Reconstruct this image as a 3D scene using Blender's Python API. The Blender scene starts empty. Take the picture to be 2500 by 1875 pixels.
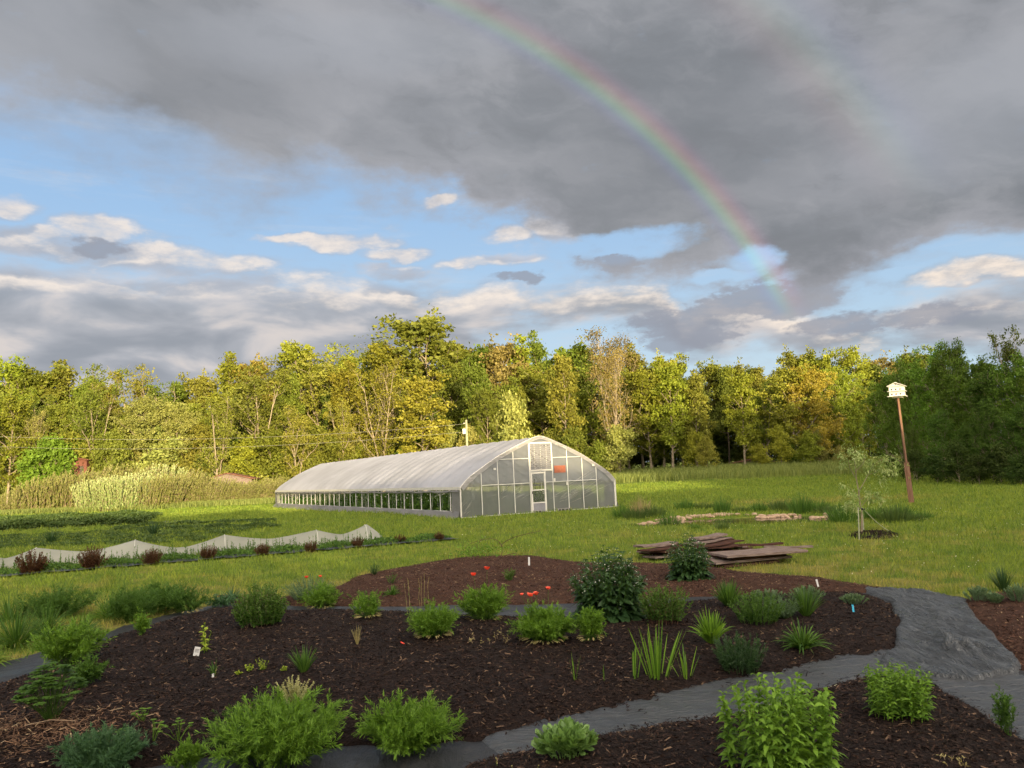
import bpy, bmesh, math
import numpy as np
from math import radians as R, sin, cos, pi
from mathutils import Vector, Matrix

scene = bpy.context.scene
C = scene.collection
# ------------------------------------------------------------------ camera
F, CX, CY, K = 1950.0, 1250.0, 937.5, 1.1302          # photograph pixels; K scales the 2212 px wide sketch
PITCH, ROLL, EYE = R(5.93), R(2.4), 2.3
fwd = np.array([0, cos(PITCH), sin(PITCH)])
r0 = np.array([1.0, 0, 0]); u0 = np.cross(r0, fwd)
upv = u0*cos(ROLL) + r0*sin(ROLL); rgt = np.cross(fwd, upv)
cam_d = bpy.data.cameras.new('camera'); cam = bpy.data.objects.new('camera', cam_d); C.objects.link(cam)
cam_d.sensor_fit = 'HORIZONTAL'; cam_d.sensor_width = 36.0; cam_d.lens = F/2500*36.0
cam_d.clip_start = 0.05; cam_d.clip_end = 3000
M3 = Matrix((rgt, upv, -fwd)).transposed().to_4x4(); M3.translation = (0, 0, EYE)
cam.matrix_world = M3
scene.camera = cam
def ray(X, Y):
    d = fwd + rgt*((X*K-CX)/F) - upv*((Y*K-CY)/F)
    return d/np.linalg.norm(d)
def G(X, Y, z=0.0):
    d = ray(X, Y); t = (z-EYE)/d[2]
    return np.array([d[0]*t, d[1]*t, z])
def AT(X, Y, depth):
    d = ray(X, Y); t = depth/d[1]
    return np.array([d[0]*t, depth, EYE+d[2]*t])

# ------------------------------------------------------------------ exposure, sun
EXPO = 1.15
vs = scene.view_settings; vs.view_transform = 'Standard'; vs.look = 'None'; vs.exposure = EXPO; vs.gamma = 1; vs.use_curve_mapping = False
SUN_EL, ANTI_AZ = R(7.2), R(-18.25)                    # from the rainbow's centre
SH = np.array([sin(ANTI_AZ), cos(ANTI_AZ)])            # horizontal travel of the light
PR = np.array([SH[1], -SH[0]])
sun_dir = np.array([-SH[0]*cos(SUN_EL), -SH[1]*cos(SUN_EL), sin(SUN_EL)])
sl = bpy.data.lights.new('sun', 'SUN'); sl.energy = 5.0; sl.angle = R(0.6); sl.color = (1.0, 0.80, 0.46)
so = bpy.data.objects.new('sun', sl); C.objects.link(so)
so.rotation_euler = Vector(sun_dir).to_track_quat('Z', 'Y').to_euler()

# ------------------------------------------------------------------ world
def azel(X, Y):
    d = ray(X, Y); return math.degrees(math.atan2(d[0], d[1])), math.degrees(math.asin(d[2]))
class NT:
    def __init__(s, tree): s.t = tree; s.n = tree.nodes; s.l = tree.links
    def put(s, v, sock):
        if isinstance(v, bpy.types.NodeSocket): s.l.new(v, sock)
        else: sock.default_value = v
    def m(s, op, a, b=None, c=None, clamp=False):
        n = s.n.new('ShaderNodeMath'); n.operation = op; n.use_clamp = clamp
        s.put(a, n.inputs[0])
        if b is not None: s.put(b, n.inputs[1])
        if c is not None: s.put(c, n.inputs[2])
        return n.outputs[0]
    def add(s, a, b): return s.m('ADD', a, b)
    def sub(s, a, b): return s.m('SUBTRACT', a, b)
    def mul(s, a, b): return s.m('MULTIPLY', a, b)
    def comb(s, x, y, z=0.0):
        n = s.n.new('ShaderNodeCombineXYZ')
        for v, k in zip((x, y, z), n.inputs): s.put(v, k)
        return n.outputs[0]
    def noise(s, vec, scale=1.0, detail=4.0, rough=0.55, dist=0.0, out=0):
        n = s.n.new('ShaderNodeTexNoise'); s.put(vec, n.inputs['Vector'])
        n.inputs['Scale'].default_value = scale; n.inputs['Detail'].default_value = detail
        n.inputs['Roughness'].default_value = rough; n.inputs['Distortion'].default_value = dist
        return n.outputs[out]
    def sstep(s, v, a, b, lo=0.0, hi=1.0):
        n = s.n.new('ShaderNodeMapRange'); n.interpolation_type = 'SMOOTHSTEP'
        s.put(v, n.inputs['Value']); s.put(a, n.inputs['From Min']); s.put(b, n.inputs['From Max'])
        s.put(lo, n.inputs['To Min']); s.put(hi, n.inputs['To Max']); return n.outputs['Result']
    def mix(s, f, a, b, mode='MIX'):
        n = s.n.new('ShaderNodeMix'); n.data_type = 'RGBA'; n.blend_type = mode
        s.put(f, n.inputs['Factor'])
        for v, k in ((a, n.inputs[6]), (b, n.inputs[7])):
            if isinstance(v, tuple) and len(v) == 3: v = (*v, 1)
            s.put(v, k)
        return n.outputs[2]
    def curve(s, v, pts, x0, x1, y0, y1):
        n = s.n.new('ShaderNodeFloatCurve')
        cv = n.mapping.curves[0]
        pts = sorted(((p[0]-x0)/(x1-x0), (p[1]-y0)/(y1-y0)) for p in pts)
        pts = [(0.0, pts[0][1])] + [p for p in pts if 0.001 < p[0] < 0.999] + [(1.0, pts[-1][1])]
        cv.points[0].location = pts[0]; cv.points[1].location = pts[-1]
        for p in pts[1:-1]: cv.points.new(*p)
        n.mapping.update()
        u = s.m('MULTIPLY_ADD', v, 1/(x1-x0), -x0/(x1-x0), clamp=True)
        s.put(u, n.inputs['Value'])
        return s.m('MULTIPLY_ADD', n.outputs[0], (y1-y0), y0)
world = bpy.data.worlds.new('World'); scene.world = world; world.use_nodes = True
wt = NT(world.node_tree); wt.n.clear()
wo = wt.n.new('ShaderNodeOutputWorld'); bg = wt.n.new('ShaderNodeBackground'); wt.l.new(bg.outputs[0], wo.inputs[0])
bg.inputs['Strength'].default_value = 0.1
tc = wt.n.new('ShaderNodeTexCoord'); D = tc.outputs['Generated']
sp = wt.n.new('ShaderNodeSeparateXYZ'); wt.l.new(D, sp.inputs[0])
az = wt.mul(wt.m('ARCTAN2', sp.outputs[0], sp.outputs[1]), 57.29578)
el = wt.mul(wt.m('ARCSINE', sp.outputs[2]), 57.29578)
sky = wt.n.new('ShaderNodeTexSky'); sky.sky_type = 'NISHITA'; sky.sun_disc = False
sky.sun_elevation = SUN_EL; sky.sun_rotation = math.atan2(sun_dir[0], sun_dir[1])
def lin(c):
    return tuple(((v/255)/12.92 if v/255 <= 0.04045 else ((v/255+0.055)/1.055)**2.4) for v in c)
KW = 10.0/(2**EXPO)                                    # sky radiance as it should appear at this exposure
def sc_(c, k=1.0): return tuple(v*KW*k for v in lin(c))
# clear sky: the sky texture, with the paler air of a wet evening near the horizon
clear = wt.mix(wt.sstep(el, 0.0, 22.0), sc_((200, 222, 238)), sc_((150, 190, 234)))
clear = wt.mix(0.12, clear, sky.outputs[0])
warp = wt.n.new('ShaderNodeVectorMath'); warp.operation = 'MULTIPLY_ADD'
cc = wt.comb(az, el, 0.0)
wt.l.new(wt.noise(wt.comb(wt.mul(az, 0.16), wt.mul(el, 0.26), 1.0), 1.0, 5, 0.55, 0, 1), warp.inputs[0])
warp.inputs[1].default_value = (5.0, 3.0, 0); wt.l.new(cc, warp.inputs[2])
wsep = wt.n.new('ShaderNodeSeparateXYZ'); wt.l.new(warp.outputs[0], wsep.inputs[0])
waz = wt.sub(wsep.outputs[0], 2.5); wel = wt.sub(wsep.outputs[1], 1.5)
def cpts(l): return [azel(x, y) for x, y in l]
# a) the big grey sheet: its ragged lower edge
edge = wt.curve(waz, cpts([(-300, 200), (0, 262), (150, 305), (330, 362), (480, 398), (560, 432), (640, 404), (720, 392), (830, 440), (930, 432),
    (1060, 478), (1190, 500), (1260, 590), (1400, 590), (1500, 620), (1640, 600), (1720, 640), (1850, 640), (1960, 585), (2212, 530), (2500, 520)]), -50, 50, -10, 50)
frag = wt.noise(wt.comb(wt.mul(az, 0.22), wt.mul(el, 0.42), 7.0), 1.0, 6, 0.6)
softn = wt.noise(wt.comb(wt.mul(az, 0.05), wt.mul(el, 0.1), 3.0), 1.0, 3, 0.5)
ud = wt.add(wt.sub(wel, edge), wt.add(wt.mul(wt.sub(frag, 0.5), 6.5), wt.mul(wt.sub(wt.noise(wt.comb(wt.mul(az, 0.8), wt.mul(el, 1.2), 8.0), 1.0, 4, 0.6), 0.5), 1.6)))
soft = wt.sstep(az, -2.0, -18.0, 1.9, 4.2)
up_mask = wt.sstep(ud, wt.mul(soft, -0.7), soft)
def blob(X, Y, rx, ry, a_=None, e_=None):
    a0, e0 = azel(X, Y); k = 32.0/1106
    dx = wt.m('MULTIPLY_ADD', a_ or waz, 1/(rx*k), -a0/(rx*k)); dy = wt.m('MULTIPLY_ADD', e_ or wel, 1/(ry*k), -e0/(ry*k))
    q = wt.add(wt.mul(dx, dx), wt.mul(dy, dy))
    return wt.sstep(q, 0.0, 2.2, 1.0, 0.0)
def acc(lst, **kw):
    o = None
    for b in lst:
        v = blob(*b, **kw); o = v if o is None else wt.m('MAXIMUM', o, v)
    return o
# holes torn in the sheet on the right, and soft pale windows on the left
holes = acc([(1330, 525, 190, 40), (1650, 560, 70, 30), (2080, 545, 170, 34), (1560, 600, 90, 18), (1950, 590, 90, 20)])
up_mask = wt.mul(up_mask, wt.sstep(wt.add(wt.mul(holes, 0.9), wt.mul(wt.sub(frag, 0.5), 1.6)), 0.2, 0.85, 1.0, 0.0))
veil = wt.sstep(wt.add(wt.mul(blob(230, 290, 260, 60), 0.8), wt.mul(wt.sub(softn, 0.5), 1.0)), 0.2, 0.9, 0.0, 0.45)
tone = wt.noise(wt.comb(wt.mul(waz, 0.05), wt.mul(wel, 0.09), 11.0), 1.0, 3, 0.5)
tone2 = wt.noise(wt.comb(wt.add(wt.mul(waz, 0.10), wt.mul(wel, 0.08)), wt.mul(wel, 0.2), 5.0), 1.0, 7, 0.6)
dark_sheet = wt.sstep(tone, 0.35, 0.68)
ucol = wt.mix(dark_sheet, sc_((132, 136, 142)), sc_((160, 162, 168)))
ucol = wt.mix(wt.sstep(tone2, 0.42, 0.66, 0.0, 0.6), ucol, sc_((172, 173, 178)))
ucol = wt.mix(wt.sstep(tone2, 0.46, 0.34, 0.0, 0.5), ucol, sc_((126, 129, 134)))
ucol = wt.mix(wt.mul(acc([(350, 120, 320, 130), (1450, 320, 300, 170)]), 0.5), ucol, sc_((126, 130, 136)))
ucol = wt.mix(wt.mul(acc([(100, 120, 160, 160), (2100, 250, 230, 120), (700, 90, 400, 60)]), 0.45), ucol, sc_((170, 174, 182)))
ucol = wt.mix(wt.sstep(ud, 4.0, 0.3, 0.0, 0.5), ucol, sc_((178, 178, 186)))
# b) low cumulus bank, lit cream along its tops; smaller puffs above it
def low(dy):
    e2 = wt.add(wel, dy) if dy else wel; er = wt.add(el, dy) if dy else el
    top = wt.curve(waz, cpts([(-300, 540), (0, 565), (100, 560), (300, 585), (420, 572), (560, 588), (700, 580), (850, 605), (960, 622), (1100, 618), (1250, 612),
        (1420, 612), (1470, 655), (1550, 640), (1700, 660), (1850, 690), (1960, 650), (2100, 610), (2212, 590), (2500, 600)]), -50, 50, -10, 50)
    bot = wt.curve(waz, cpts([(-300, 1100), (0, 1080), (700, 1050), (900, 820), (1050, 725), (1250, 700), (1400, 705), (1500, 768), (1640, 745),
        (1800, 760), (2000, 735), (2212, 800), (2500, 900)]), -50, 50, -10, 50)
    puff = wt.noise(wt.comb(wt.mul(az, 0.22), wt.mul(er, 0.6), 2.0), 1.0, 6, 0.55)
    fine = wt.noise(wt.comb(wt.mul(az, 0.9), wt.mul(er, 2.1), 4.0), 1.0, 5, 0.6)
    pv = wt.add(wt.mul(wt.sub(puff, 0.5), 4.5), wt.mul(wt.sub(fine, 0.5), 0.5))
    a = wt.m('MINIMUM', wt.sub(top, e2), wt.add(wt.sub(e2, bot), 0.6))
    b = wt.sstep(wt.add(a, pv), -0.8, 1.6)
    sm = acc([(205, 497, 85, 28), (60, 525, 130, 34), (5, 440, 60, 22), (400, 565, 190, 34), (730, 522, 130, 20), (620, 510, 60, 12), (845, 580, 85, 20), (860, 545, 80, 16), (1060, 567, 105, 17), (1200, 490, 70, 30),
        (2110, 590, 150, 26), (950, 445, 36, 14), (1100, 510, 60, 20)], a_=waz, e_=e2)
    sm = wt.sstep(wt.add(wt.mul(sm, 1.1), wt.add(wt.mul(wt.sub(puff, 0.5), 1.9), wt.mul(wt.sub(fine, 0.5), 0.6))), 0.0, 1.25)
    return wt.m('MAXIMUM', b, sm), puff, fine
l0, pf, fn = low(0.0); l1, _, _ = low(1.3)
lit = wt.sstep(wt.sub(l0, l1), 0.05, 0.9)
pf2 = wt.noise(wt.comb(wt.mul(az, 0.13), wt.mul(el, 0.36), 9.0), 1.0, 5, 0.5, 0.4)
lcol = wt.mix(wt.sstep(pf2, 0.36, 0.64), sc_((150, 155, 164)), sc_((186, 187, 193)))
lcol = wt.mix(wt.sstep(pf2, 0.52, 0.68, 0.0, 0.8), lcol, sc_((226, 215, 208)))
lcol = wt.mix(wt.mul(wt.sstep(el, 11.0, 14.0), 0.4), lcol, sc_((206, 204, 212)))
lcol = wt.mix(wt.mul(lit, wt.mul(wt.sstep(fn, 0.3, 0.62, 0.6, 1.0), wt.sstep(pf, 0.38, 0.6, 0.6, 1.0))), lcol, sc_((252, 236, 220)))
rag = wt.sstep(wt.add(wt.mul(frag, 0.7), wt.mul(fn, 0.3)), 0.38, 0.62)
dk = wt.sstep(wt.add(wt.mul(acc([(1500, 712, 170, 50), (1640, 660, 140, 40), (1330, 560, 100, 22), (1120, 608, 60, 16), (230, 535, 60, 20), (1880, 700, 200, 30), (1750, 620, 120, 40)]), 0.9), wt.mul(wt.sub(rag, 0.5), 0.7)), 0.3, 0.8)
low_mask = wt.mul(l0, wt.sstep(el, 10.0, 14.0, 0.97, 0.82))
# thin high streaks in the blue
ci = wt.noise(wt.comb(wt.mul(az, 0.07), wt.mul(el, 0.5), 21.0), 1.0, 7, 0.65)
clear = wt.mix(wt.sstep(ci, 0.5, 0.75, 0.0, 0.4), clear, sc_((205, 214, 226)))
col = wt.mix(low_mask, clear, lcol)
col = wt.mix(wt.mul(dk, 0.8), col, sc_((150, 155, 168)))
um = wt.mul(up_mask, wt.sub(1.0, veil))
col = wt.mix(um, col, ucol)
# c) rainbow: a function of the angle from the antisolar point only
dt = wt.n.new('ShaderNodeVectorMath'); dt.operation = 'DOT_PRODUCT'; wt.l.new(D, dt.inputs[0]); dt.inputs[1].default_value = tuple(-sun_dir)
ang = wt.mul(wt.m('ARCCOSINE', dt.outputs['Value']), 57.29578)
def band(c, w): 
    q = wt.m('MULTIPLY_ADD', ang, 1/w, -c/w); return wt.m('EXPONENT', wt.mul(wt.mul(q, q), -1.0))
def bow(cr, cg, cb, w):
    return wt.comb(band(cr, w*1.7), wt.mul(wt.add(band(cg, w*1.15), wt.mul(band(cr-0.35, w*1.2), 0.45)), 0.8), wt.mul(wt.add(band(cb, w*1.3), wt.mul(band(cr+0.5, w), 0.25)), 0.55))
b1 = bow(41.75, 41.1, 40.7, 0.36); b2 = wt.comb(band(50.6, 1.3), band(51.6, 1.2), band(52.6, 1.2))
fade = wt.mul(wt.sstep(el, 8.5, 12.0), wt.sstep(el, 38.0, 20.0, 0.55, 1.0))
fade = wt.mul(fade, wt.sstep(az, -60.0, -30.0))
vm = wt.n.new('ShaderNodeVectorMath'); vm.operation = 'SCALE'; wt.l.new(b1, vm.inputs[0]); wt.put(wt.mul(fade, 0.088*KW), vm.inputs['Scale'])
vm2 = wt.n.new('ShaderNodeVectorMath'); vm2.operation = 'SCALE'; wt.l.new(b2, vm2.inputs[0]); wt.put(wt.mul(wt.sstep(el, 14.0, 22.0), 0.03*KW), vm2.inputs['Scale'])
inner = wt.mul(wt.sstep(ang, 41.5, 39.5, 0.0, 1.0), 0.03)
col = wt.mix(inner, col, sc_((235, 235, 240)))
va = wt.n.new('ShaderNodeVectorMath'); va.operation = 'ADD'; wt.l.new(col, va.inputs[0]); wt.l.new(vm.outputs[0], va.inputs[1])
vb = wt.n.new('ShaderNodeVectorMath'); vb.operation = 'ADD'; wt.l.new(va.outputs[0], vb.inputs[0]); wt.l.new(vm2.outputs[0], vb.inputs[1])
# d) sunlit cloud behind the photographer, brightened out of view to fill the shaded garden
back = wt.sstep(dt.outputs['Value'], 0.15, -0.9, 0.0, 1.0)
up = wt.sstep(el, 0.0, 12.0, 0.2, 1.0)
WEST_FILL = 9.5
colb = wt.mix(wt.sstep(frag, 0.4, 0.62), sc_((150, 185, 225), 1.2), sc_((250, 232, 210), WEST_FILL))
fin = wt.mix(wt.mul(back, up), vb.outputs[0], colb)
fin = wt.mix(wt.sstep(el, -1.0, -3.0), fin, sc_((70, 80, 50)))
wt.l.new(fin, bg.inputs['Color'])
world.cycles.sampling_method = 'MANUAL'; world.cycles.sample_map_resolution = 512
scene.cycles.max_bounces = 8; scene.cycles.transparent_max_bounces = 16; scene.cycles.diffuse_bounces = 3
scene.cycles.glossy_bounces = 3; scene.cycles.transmission_bounces = 4
scene.cycles.use_adaptive_sampling = True; scene.cycles.adaptive_threshold = 0.02
scene.cycles.use_denoising = True; scene.cycles.denoiser = 'OPENIMAGEDENOISE'; scene.cycles.denoising_input_passes = 'RGB_ALBEDO_NORMAL'; scene.cycles.caustics_reflective = False; scene.cycles.caustics_refractive = False
scene.cycles.sample_clamp_indirect = 5.0

# ------------------------------------------------------------------ materials
def newmat(name):
    m = bpy.data.materials.new(name); m.use_nodes = True; t = NT(m.node_tree); t.n.clear()
    o = t.n.new('ShaderNodeOutputMaterial'); return m, t, o
def pbsdf(t, color, rough=0.8, spec=0.3, **kw):
    p = t.n.new('ShaderNodeBsdfPrincipled')
    if isinstance(color, tuple) and len(color) == 3: color = (*color, 1)
    t.put(color, p.inputs['Base Color']); t.put(rough, p.inputs['Roughness']); t.put(spec, p.inputs['Specular IOR Level'])
    for k, v in kw.items(): t.put(v, p.inputs[k])
    return p
def bump(t, h, strength=0.5, dist=0.02):
    b = t.n.new('ShaderNodeBump'); b.inputs['Strength'].default_value = strength; b.inputs['Distance'].default_value = dist
    t.l.new(h, b.inputs['Height']); return b.outputs[0]
def attr(t, name='var'):
    a = t.n.new('ShaderNodeAttribute'); a.attribute_name = name; return a.outputs['Fac']
def pos(t): return t.n.new('ShaderNodeNewGeometry').outputs['Position']
def leafmat(name, a, b, trans=0.35, rough=0.55, spec=0.25, objcol=False, tip=None, tcol=1.25):
    m, t, o = newmat(name)
    v = attr(t)
    c = t.mix(v, a, b)
    if tip is not None: c = t.mix(t.sstep(v, 0.86, 0.95), c, tip)
    if objcol:
        oi = t.n.new('ShaderNodeObjectInfo'); c = t.mix(1.0, c, oi.outputs['Color'], 'MULTIPLY')
    p = pbsdf(t, c, rough, spec)
    tr = t.n.new('ShaderNodeBsdfTranslucent')
    t.l.new(t.mix(1.0, c, (tcol*1.15, tcol*1.1, tcol*0.55), 'MULTIPLY'), tr.inputs[0])
    mx = t.n.new('ShaderNodeMixShader'); mx.inputs[0].default_value = trans
    t.l.new(p.outputs[0], mx.inputs[1]); t.l.new(tr.outputs[0], mx.inputs[2]); t.l.new(mx.outputs[0], o.inputs[0])
    return m
def solid(name, c, rough=0.7, spec=0.3, c2=None, nscale=6.0, bstr=0.0, bdist=0.01, stretch=None, **kw):
    m, t, o = newmat(name)
    tcn = t.n.new('ShaderNodeTexCoord'); vec = tcn.outputs['Object']
    if stretch:
        mp = t.n.new('ShaderNodeMapping'); mp.inputs['Scale'].default_value = stretch; t.l.new(vec, mp.inputs[0]); vec = mp.outputs[0]
    nz = t.noise(vec, nscale, 6, 0.65)
    col = t.mix(t.sstep(nz, 0.3, 0.7), c, c2 if c2 else tuple(v*0.75 for v in c))
    p = pbsdf(t, col, rough, spec, **kw)
    if bstr: t.l.new(bump(t, nz, bstr, bdist), p.inputs['Normal'])
    t.l.new(p.outputs[0], o.inputs[0]); return m
def lawn_color(t, v=None):
    P = pos(t)
    n1 = t.noise(P, 0.22, 4, 0.6); n2 = t.noise(P, 1.3, 4, 0.6); n3 = t.noise(P, 9.0, 3, 0.6)
    c = t.mix(t.sstep(n2, 0.3, 0.7), (0.125, 0.198, 0.026), (0.215, 0.275, 0.036))
    s = t.n.new('ShaderNodeSeparateXYZ'); t.l.new(P, s.inputs[0])
    dry = t.sstep(t.add(t.mul(n1, 0.5), t.mul(n2, 0.5)), 0.49, 0.62)
    near = t.sstep(s.outputs[1], 34.0, 14.0, 0.15, 0.95)
    # straw-coloured strip in front of the planted row, and behind the pond
    u = t.m('MULTIPLY_ADD', s.outputs[0], -0.32, s.outputs[1])
    b1 = t.mul(t.sstep(u, 13.5, 16.5), t.sstep(u, 20.5, 18.0)); b1 = t.mul(b1, t.sstep(s.outputs[0], 2.5, -1.0))
    b2 = t.mul(t.sstep(s.outputs[1], 37.0, 39.0), t.sstep(s.outputs[1], 44.0, 41.0)); b2 = t.mul(b2, t.sstep(s.outputs[0], 8.0, 12.0)); b2 = t.mul(b2, t.sstep(s.outputs[0], 23.0, 18.0))
    b3 = t.mul(t.mul(t.sstep(s.outputs[1], 14.5, 15.6), t.sstep(s.outputs[1], 19.0, 16.8)), t.mul(t.sstep(s.outputs[0], 1.5, 3.0), t.sstep(s.outputs[0], 9.0, 6.0)))
    strip = t.mul(t.add(t.add(b1, b2), b3), t.sstep(n2, 0.38, 0.62))
    f = t.m('MAXIMUM', t.mul(dry, near), t.mul(strip, 0.9))
    c = t.mix(t.mul(f, 0.8), c, (0.34, 0.27, 0.09))
    c = t.mix(t.mul(t.sstep(n3, 0.35, 0.75), 0.42), c, (0.085, 0.15, 0.02))
    if v is not None:
        c = t.mix(v, t.mix(1.0, c, (0.6, 0.68, 0.7), 'MULTIPLY'), t.mix(1.0, c, (1.5, 1.38, 1.25), 'MULTIPLY'))
    return c
def mat_ground():
    m, t, o = newmat('lawn_soil'); c = lawn_color(t); c = t.mix(1.0, c, (0.75, 0.72, 0.8), 'MULTIPLY')
    p = pbsdf(t, c, 0.95, 0.1); nz = t.noise(pos(t), 14.0, 6, 0.7)
    t.l.new(bump(t, nz, 0.8, 0.06), p.inputs['Normal']); t.l.new(p.outputs[0], o.inputs[0]); return m
def mat_blades():
    m, t, o = newmat('grass_blades'); c = lawn_color(t, attr(t))
    p = pbsdf(t, c, 0.6, 0.25); tr = t.n.new('ShaderNodeBsdfTranslucent'); t.l.new(t.mix(1.0, c, (1.4, 1.3, 0.7), 'MULTIPLY'), tr.inputs[0])
    mx = t.n.new('ShaderNodeMixShader'); mx.inputs[0].default_value = 0.35
    t.l.new(p.outputs[0], mx.inputs[1]); t.l.new(tr.outputs[0], mx.inputs[2]); t.l.new(mx.outputs[0], o.inputs[0]); return m
def mat_mulch(name, a, b, hi, scale=1.0):
    m, t, o = newmat(name); P = pos(t)
    n = t.noise(P, 18*scale, 6, 0.75); n2 = t.noise(P, 1.1, 3, 0.5)
    c = t.mix(t.sstep(n, 0.3, 0.7), a, b); c = t.mix(t.mul(t.sstep(n2, 0.4, 0.75), 0.35), c, hi)
    p = pbsdf(t, c, 0.9, 0.2); t.l.new(bump(t, n, 1.0, 0.05), p.inputs['Normal']); t.l.new(p.outputs[0], o.inputs[0]); return m
def mat_chips(name, a, b, hi):
    m, t, o = newmat(name); v = attr(t)
    c = t.mix(t.mul(v, v), a, b); c = t.mix(t.sstep(v, 0.9, 0.99), c, hi)
    p = pbsdf(t, c, 0.7, 0.2); t.l.new(p.outputs[0], o.inputs[0]); return m
def mat_fabric(name, c=(0.016, 0.0175, 0.02), rough=0.5, crs=(3.2, 0.9, 1), rot=0.9, bd=0.05, dirt=0.55):
    m, t, o = newmat(name); P = pos(t)
    w = t.noise(P, 2.0, 5, 0.6); d = t.noise(P, 5.5, 5, 0.7)
    mp = t.n.new('ShaderNodeMapping'); mp.inputs['Scale'].default_value = crs; mp.inputs['Rotation'].default_value = (0, 0, rot); t.l.new(P, mp.inputs[0])
    cr = t.noise(mp.outputs[0], 1.6, 5, 0.6, 1.2)
    col = t.mix(t.mul(t.sstep(d, 0.54, 0.72), dirt), c, (0.05, 0.042, 0.034))
    p = pbsdf(t, col, t.sstep(w, 0.3, 0.7, rough-0.1, rough+0.15), 0.6)
    t.l.new(bump(t, t.m('ABSOLUTE', t.sub(cr, 0.5)), 1.0, bd), p.inputs['Normal']); t.l.new(p.outputs[0], o.inputs[0]); return m
def film(name, transp, c=(0.62, 0.63, 0.66), gloss=0.12, rough=0.25, trans=0.5, wr=0.4, scale=(1, 1, 1)):
    m, t, o = newmat(name)
    tcn = t.n.new('ShaderNodeTexCoord'); mp = t.n.new('ShaderNodeMapping'); mp.inputs['Scale'].default_value = scale; t.l.new(tcn.outputs['Object'], mp.inputs[0])
    nz = t.noise(mp.outputs[0], 1.0, 6, 0.65, 0.6)
    bn = bump(t, nz, wr, 0.08)
    stn = t.noise(tcn.outputs['Object'], 0.35, 4, 0.6); ccol = t.mix(t.sstep(stn, 0.3, 0.7), tuple(v*0.82 for v in c), tuple(min(1, v*1.15) for v in c))
    df = t.n.new('ShaderNodeBsdfDiffuse'); t.l.new(ccol, df.inputs[0]); t.l.new(bn, df.inputs['Normal'])
    tl = t.n.new('ShaderNodeBsdfTranslucent'); tl.inputs[0].default_value = (*c, 1); t.l.new(bn, tl.inputs['Normal'])
    gl = t.n.new('ShaderNodeBsdfGlossy'); gl.inputs['Roughness'].default_value = rough; gl.inputs[0].default_value = (0.9, 0.9, 0.9, 1); t.l.new(bn, gl.inputs['Normal'])
    tp = t.n.new('ShaderNodeBsdfTransparent'); tp.inputs[0].default_value = (0.95, 0.96, 0.95, 1)
    def mx(f, a, b):
        n = t.n.new('ShaderNodeMixShader'); t.put(f, n.inputs[0]); t.l.new(a, n.inputs[1]); t.l.new(b, n.inputs[2]); return n.outputs[0]
    s = mx(trans, df.outputs[0], tl.outputs[0]); s = mx(gloss, s, gl.outputs[0]); s = mx(transp, s, tp.outputs[0])
    t.l.new(s, o.inputs[0]); return m

M = {}
M['ground'] = mat_ground(); M['blades'] = mat_blades()
M['mulch'] = mat_mulch('dark_mulch', (0.008, 0.0042, 0.0032), (0.02, 0.011, 0.008), (0.03, 0.018, 0.013))
M['chips'] = mat_chips('dark_mulch_chips', (0.006, 0.0027, 0.0017), (0.046, 0.0235, 0.0145), (0.15, 0.098, 0.06))
M['mulch2'] = mat_mulch('red_mulch', (0.035, 0.016, 0.009), (0.075, 0.034, 0.02), (0.10, 0.055, 0.03))
M['chips2'] = mat_chips('red_mulch_chips', (0.04, 0.018, 0.011), (0.13, 0.062, 0.038), (0.28, 0.19, 0.11))
M['straw'] = mat_chips('straw', (0.09, 0.05, 0.03), (0.24, 0.14, 0.08), (0.4, 0.3, 0.18))
M['fabric'] = mat_fabric('weed_barrier'); M['fabric2'] = mat_fabric('weed_barrier_worn', (0.044, 0.049, 0.053), 0.38, (0.8, 4.0, 1), 0.35, 0.09, 0.35); M['fabric3'] = mat_fabric('weed_barrier_silvery', (0.082, 0.090, 0.096), 0.34, (7.5, 0.9, 1), 0.12, 0.30, 0.25)
M['leaf_tree'] = leafmat('tree_leaves', (0.6, 0.66, 0.5), (1.35, 1.3, 1.1), 0.3, 0.6, 0.15, True)
M['bark'] = solid('pale_bark', (0.32, 0.265, 0.18), 0.9, 0.1, (0.18, 0.145, 0.10), 3.0, 0.6, 0.05)
M['bark_dark'] = solid('dark_bark', (0.10, 0.08, 0.06), 0.9, 0.1, None, 4.0)
M['white'] = solid('white_paint', (0.58, 0.56, 0.50), 0.5, 0.4, (0.52, 0.50, 0.46), 4.0)
M['tube'] = solid('galvanised_tube', (0.56, 0.55, 0.51), 0.45, 0.5, (0.62, 0.61, 0.57), 3.0)
M['wood_post'] = solid('bleached_post', (0.34, 0.32, 0.2), 0.8)
M['dark'] = solid('dark_gap', (0.03, 0.03, 0.03), 0.8)
M['grey'] = solid('grey_slats', (0.22, 0.22, 0.24), 0.5, 0.4)
M['block'] = solid('concrete_block', (0.27, 0.26, 0.24), 0.95, 0.1, (0.2, 0.19, 0.18), 8.0)
M['wood_old'] = solid('weathered_board', (0.27, 0.21, 0.18), 0.85, 0.2, (0.09, 0.06, 0.048), 3.0, 0.6, 0.01, (1.2, 14, 14))
M['wood_dark'] = solid('rotten_board', (0.10, 0.05, 0.035), 0.9, 0.1, (0.03, 0.015, 0.012), 3.0, 0.6, 0.01, (1.2, 14, 14))
M['wood_pole'] = solid('red_brown_pole', (0.19, 0.115, 0.072), 0.8, 0.2, (0.13, 0.062, 0.038), 3.0, 0.4, 0.01, (14, 14, 1))
M['orange'] = solid('orange_board', (0.33, 0.11, 0.06), 0.6)
M['roof_film'] = film('roof_film', 0.10, (0.62, 0.62, 0.665), 0.12, 0.34, 0.45, 0.25, (0.5, 0.5, 0.5))
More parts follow.
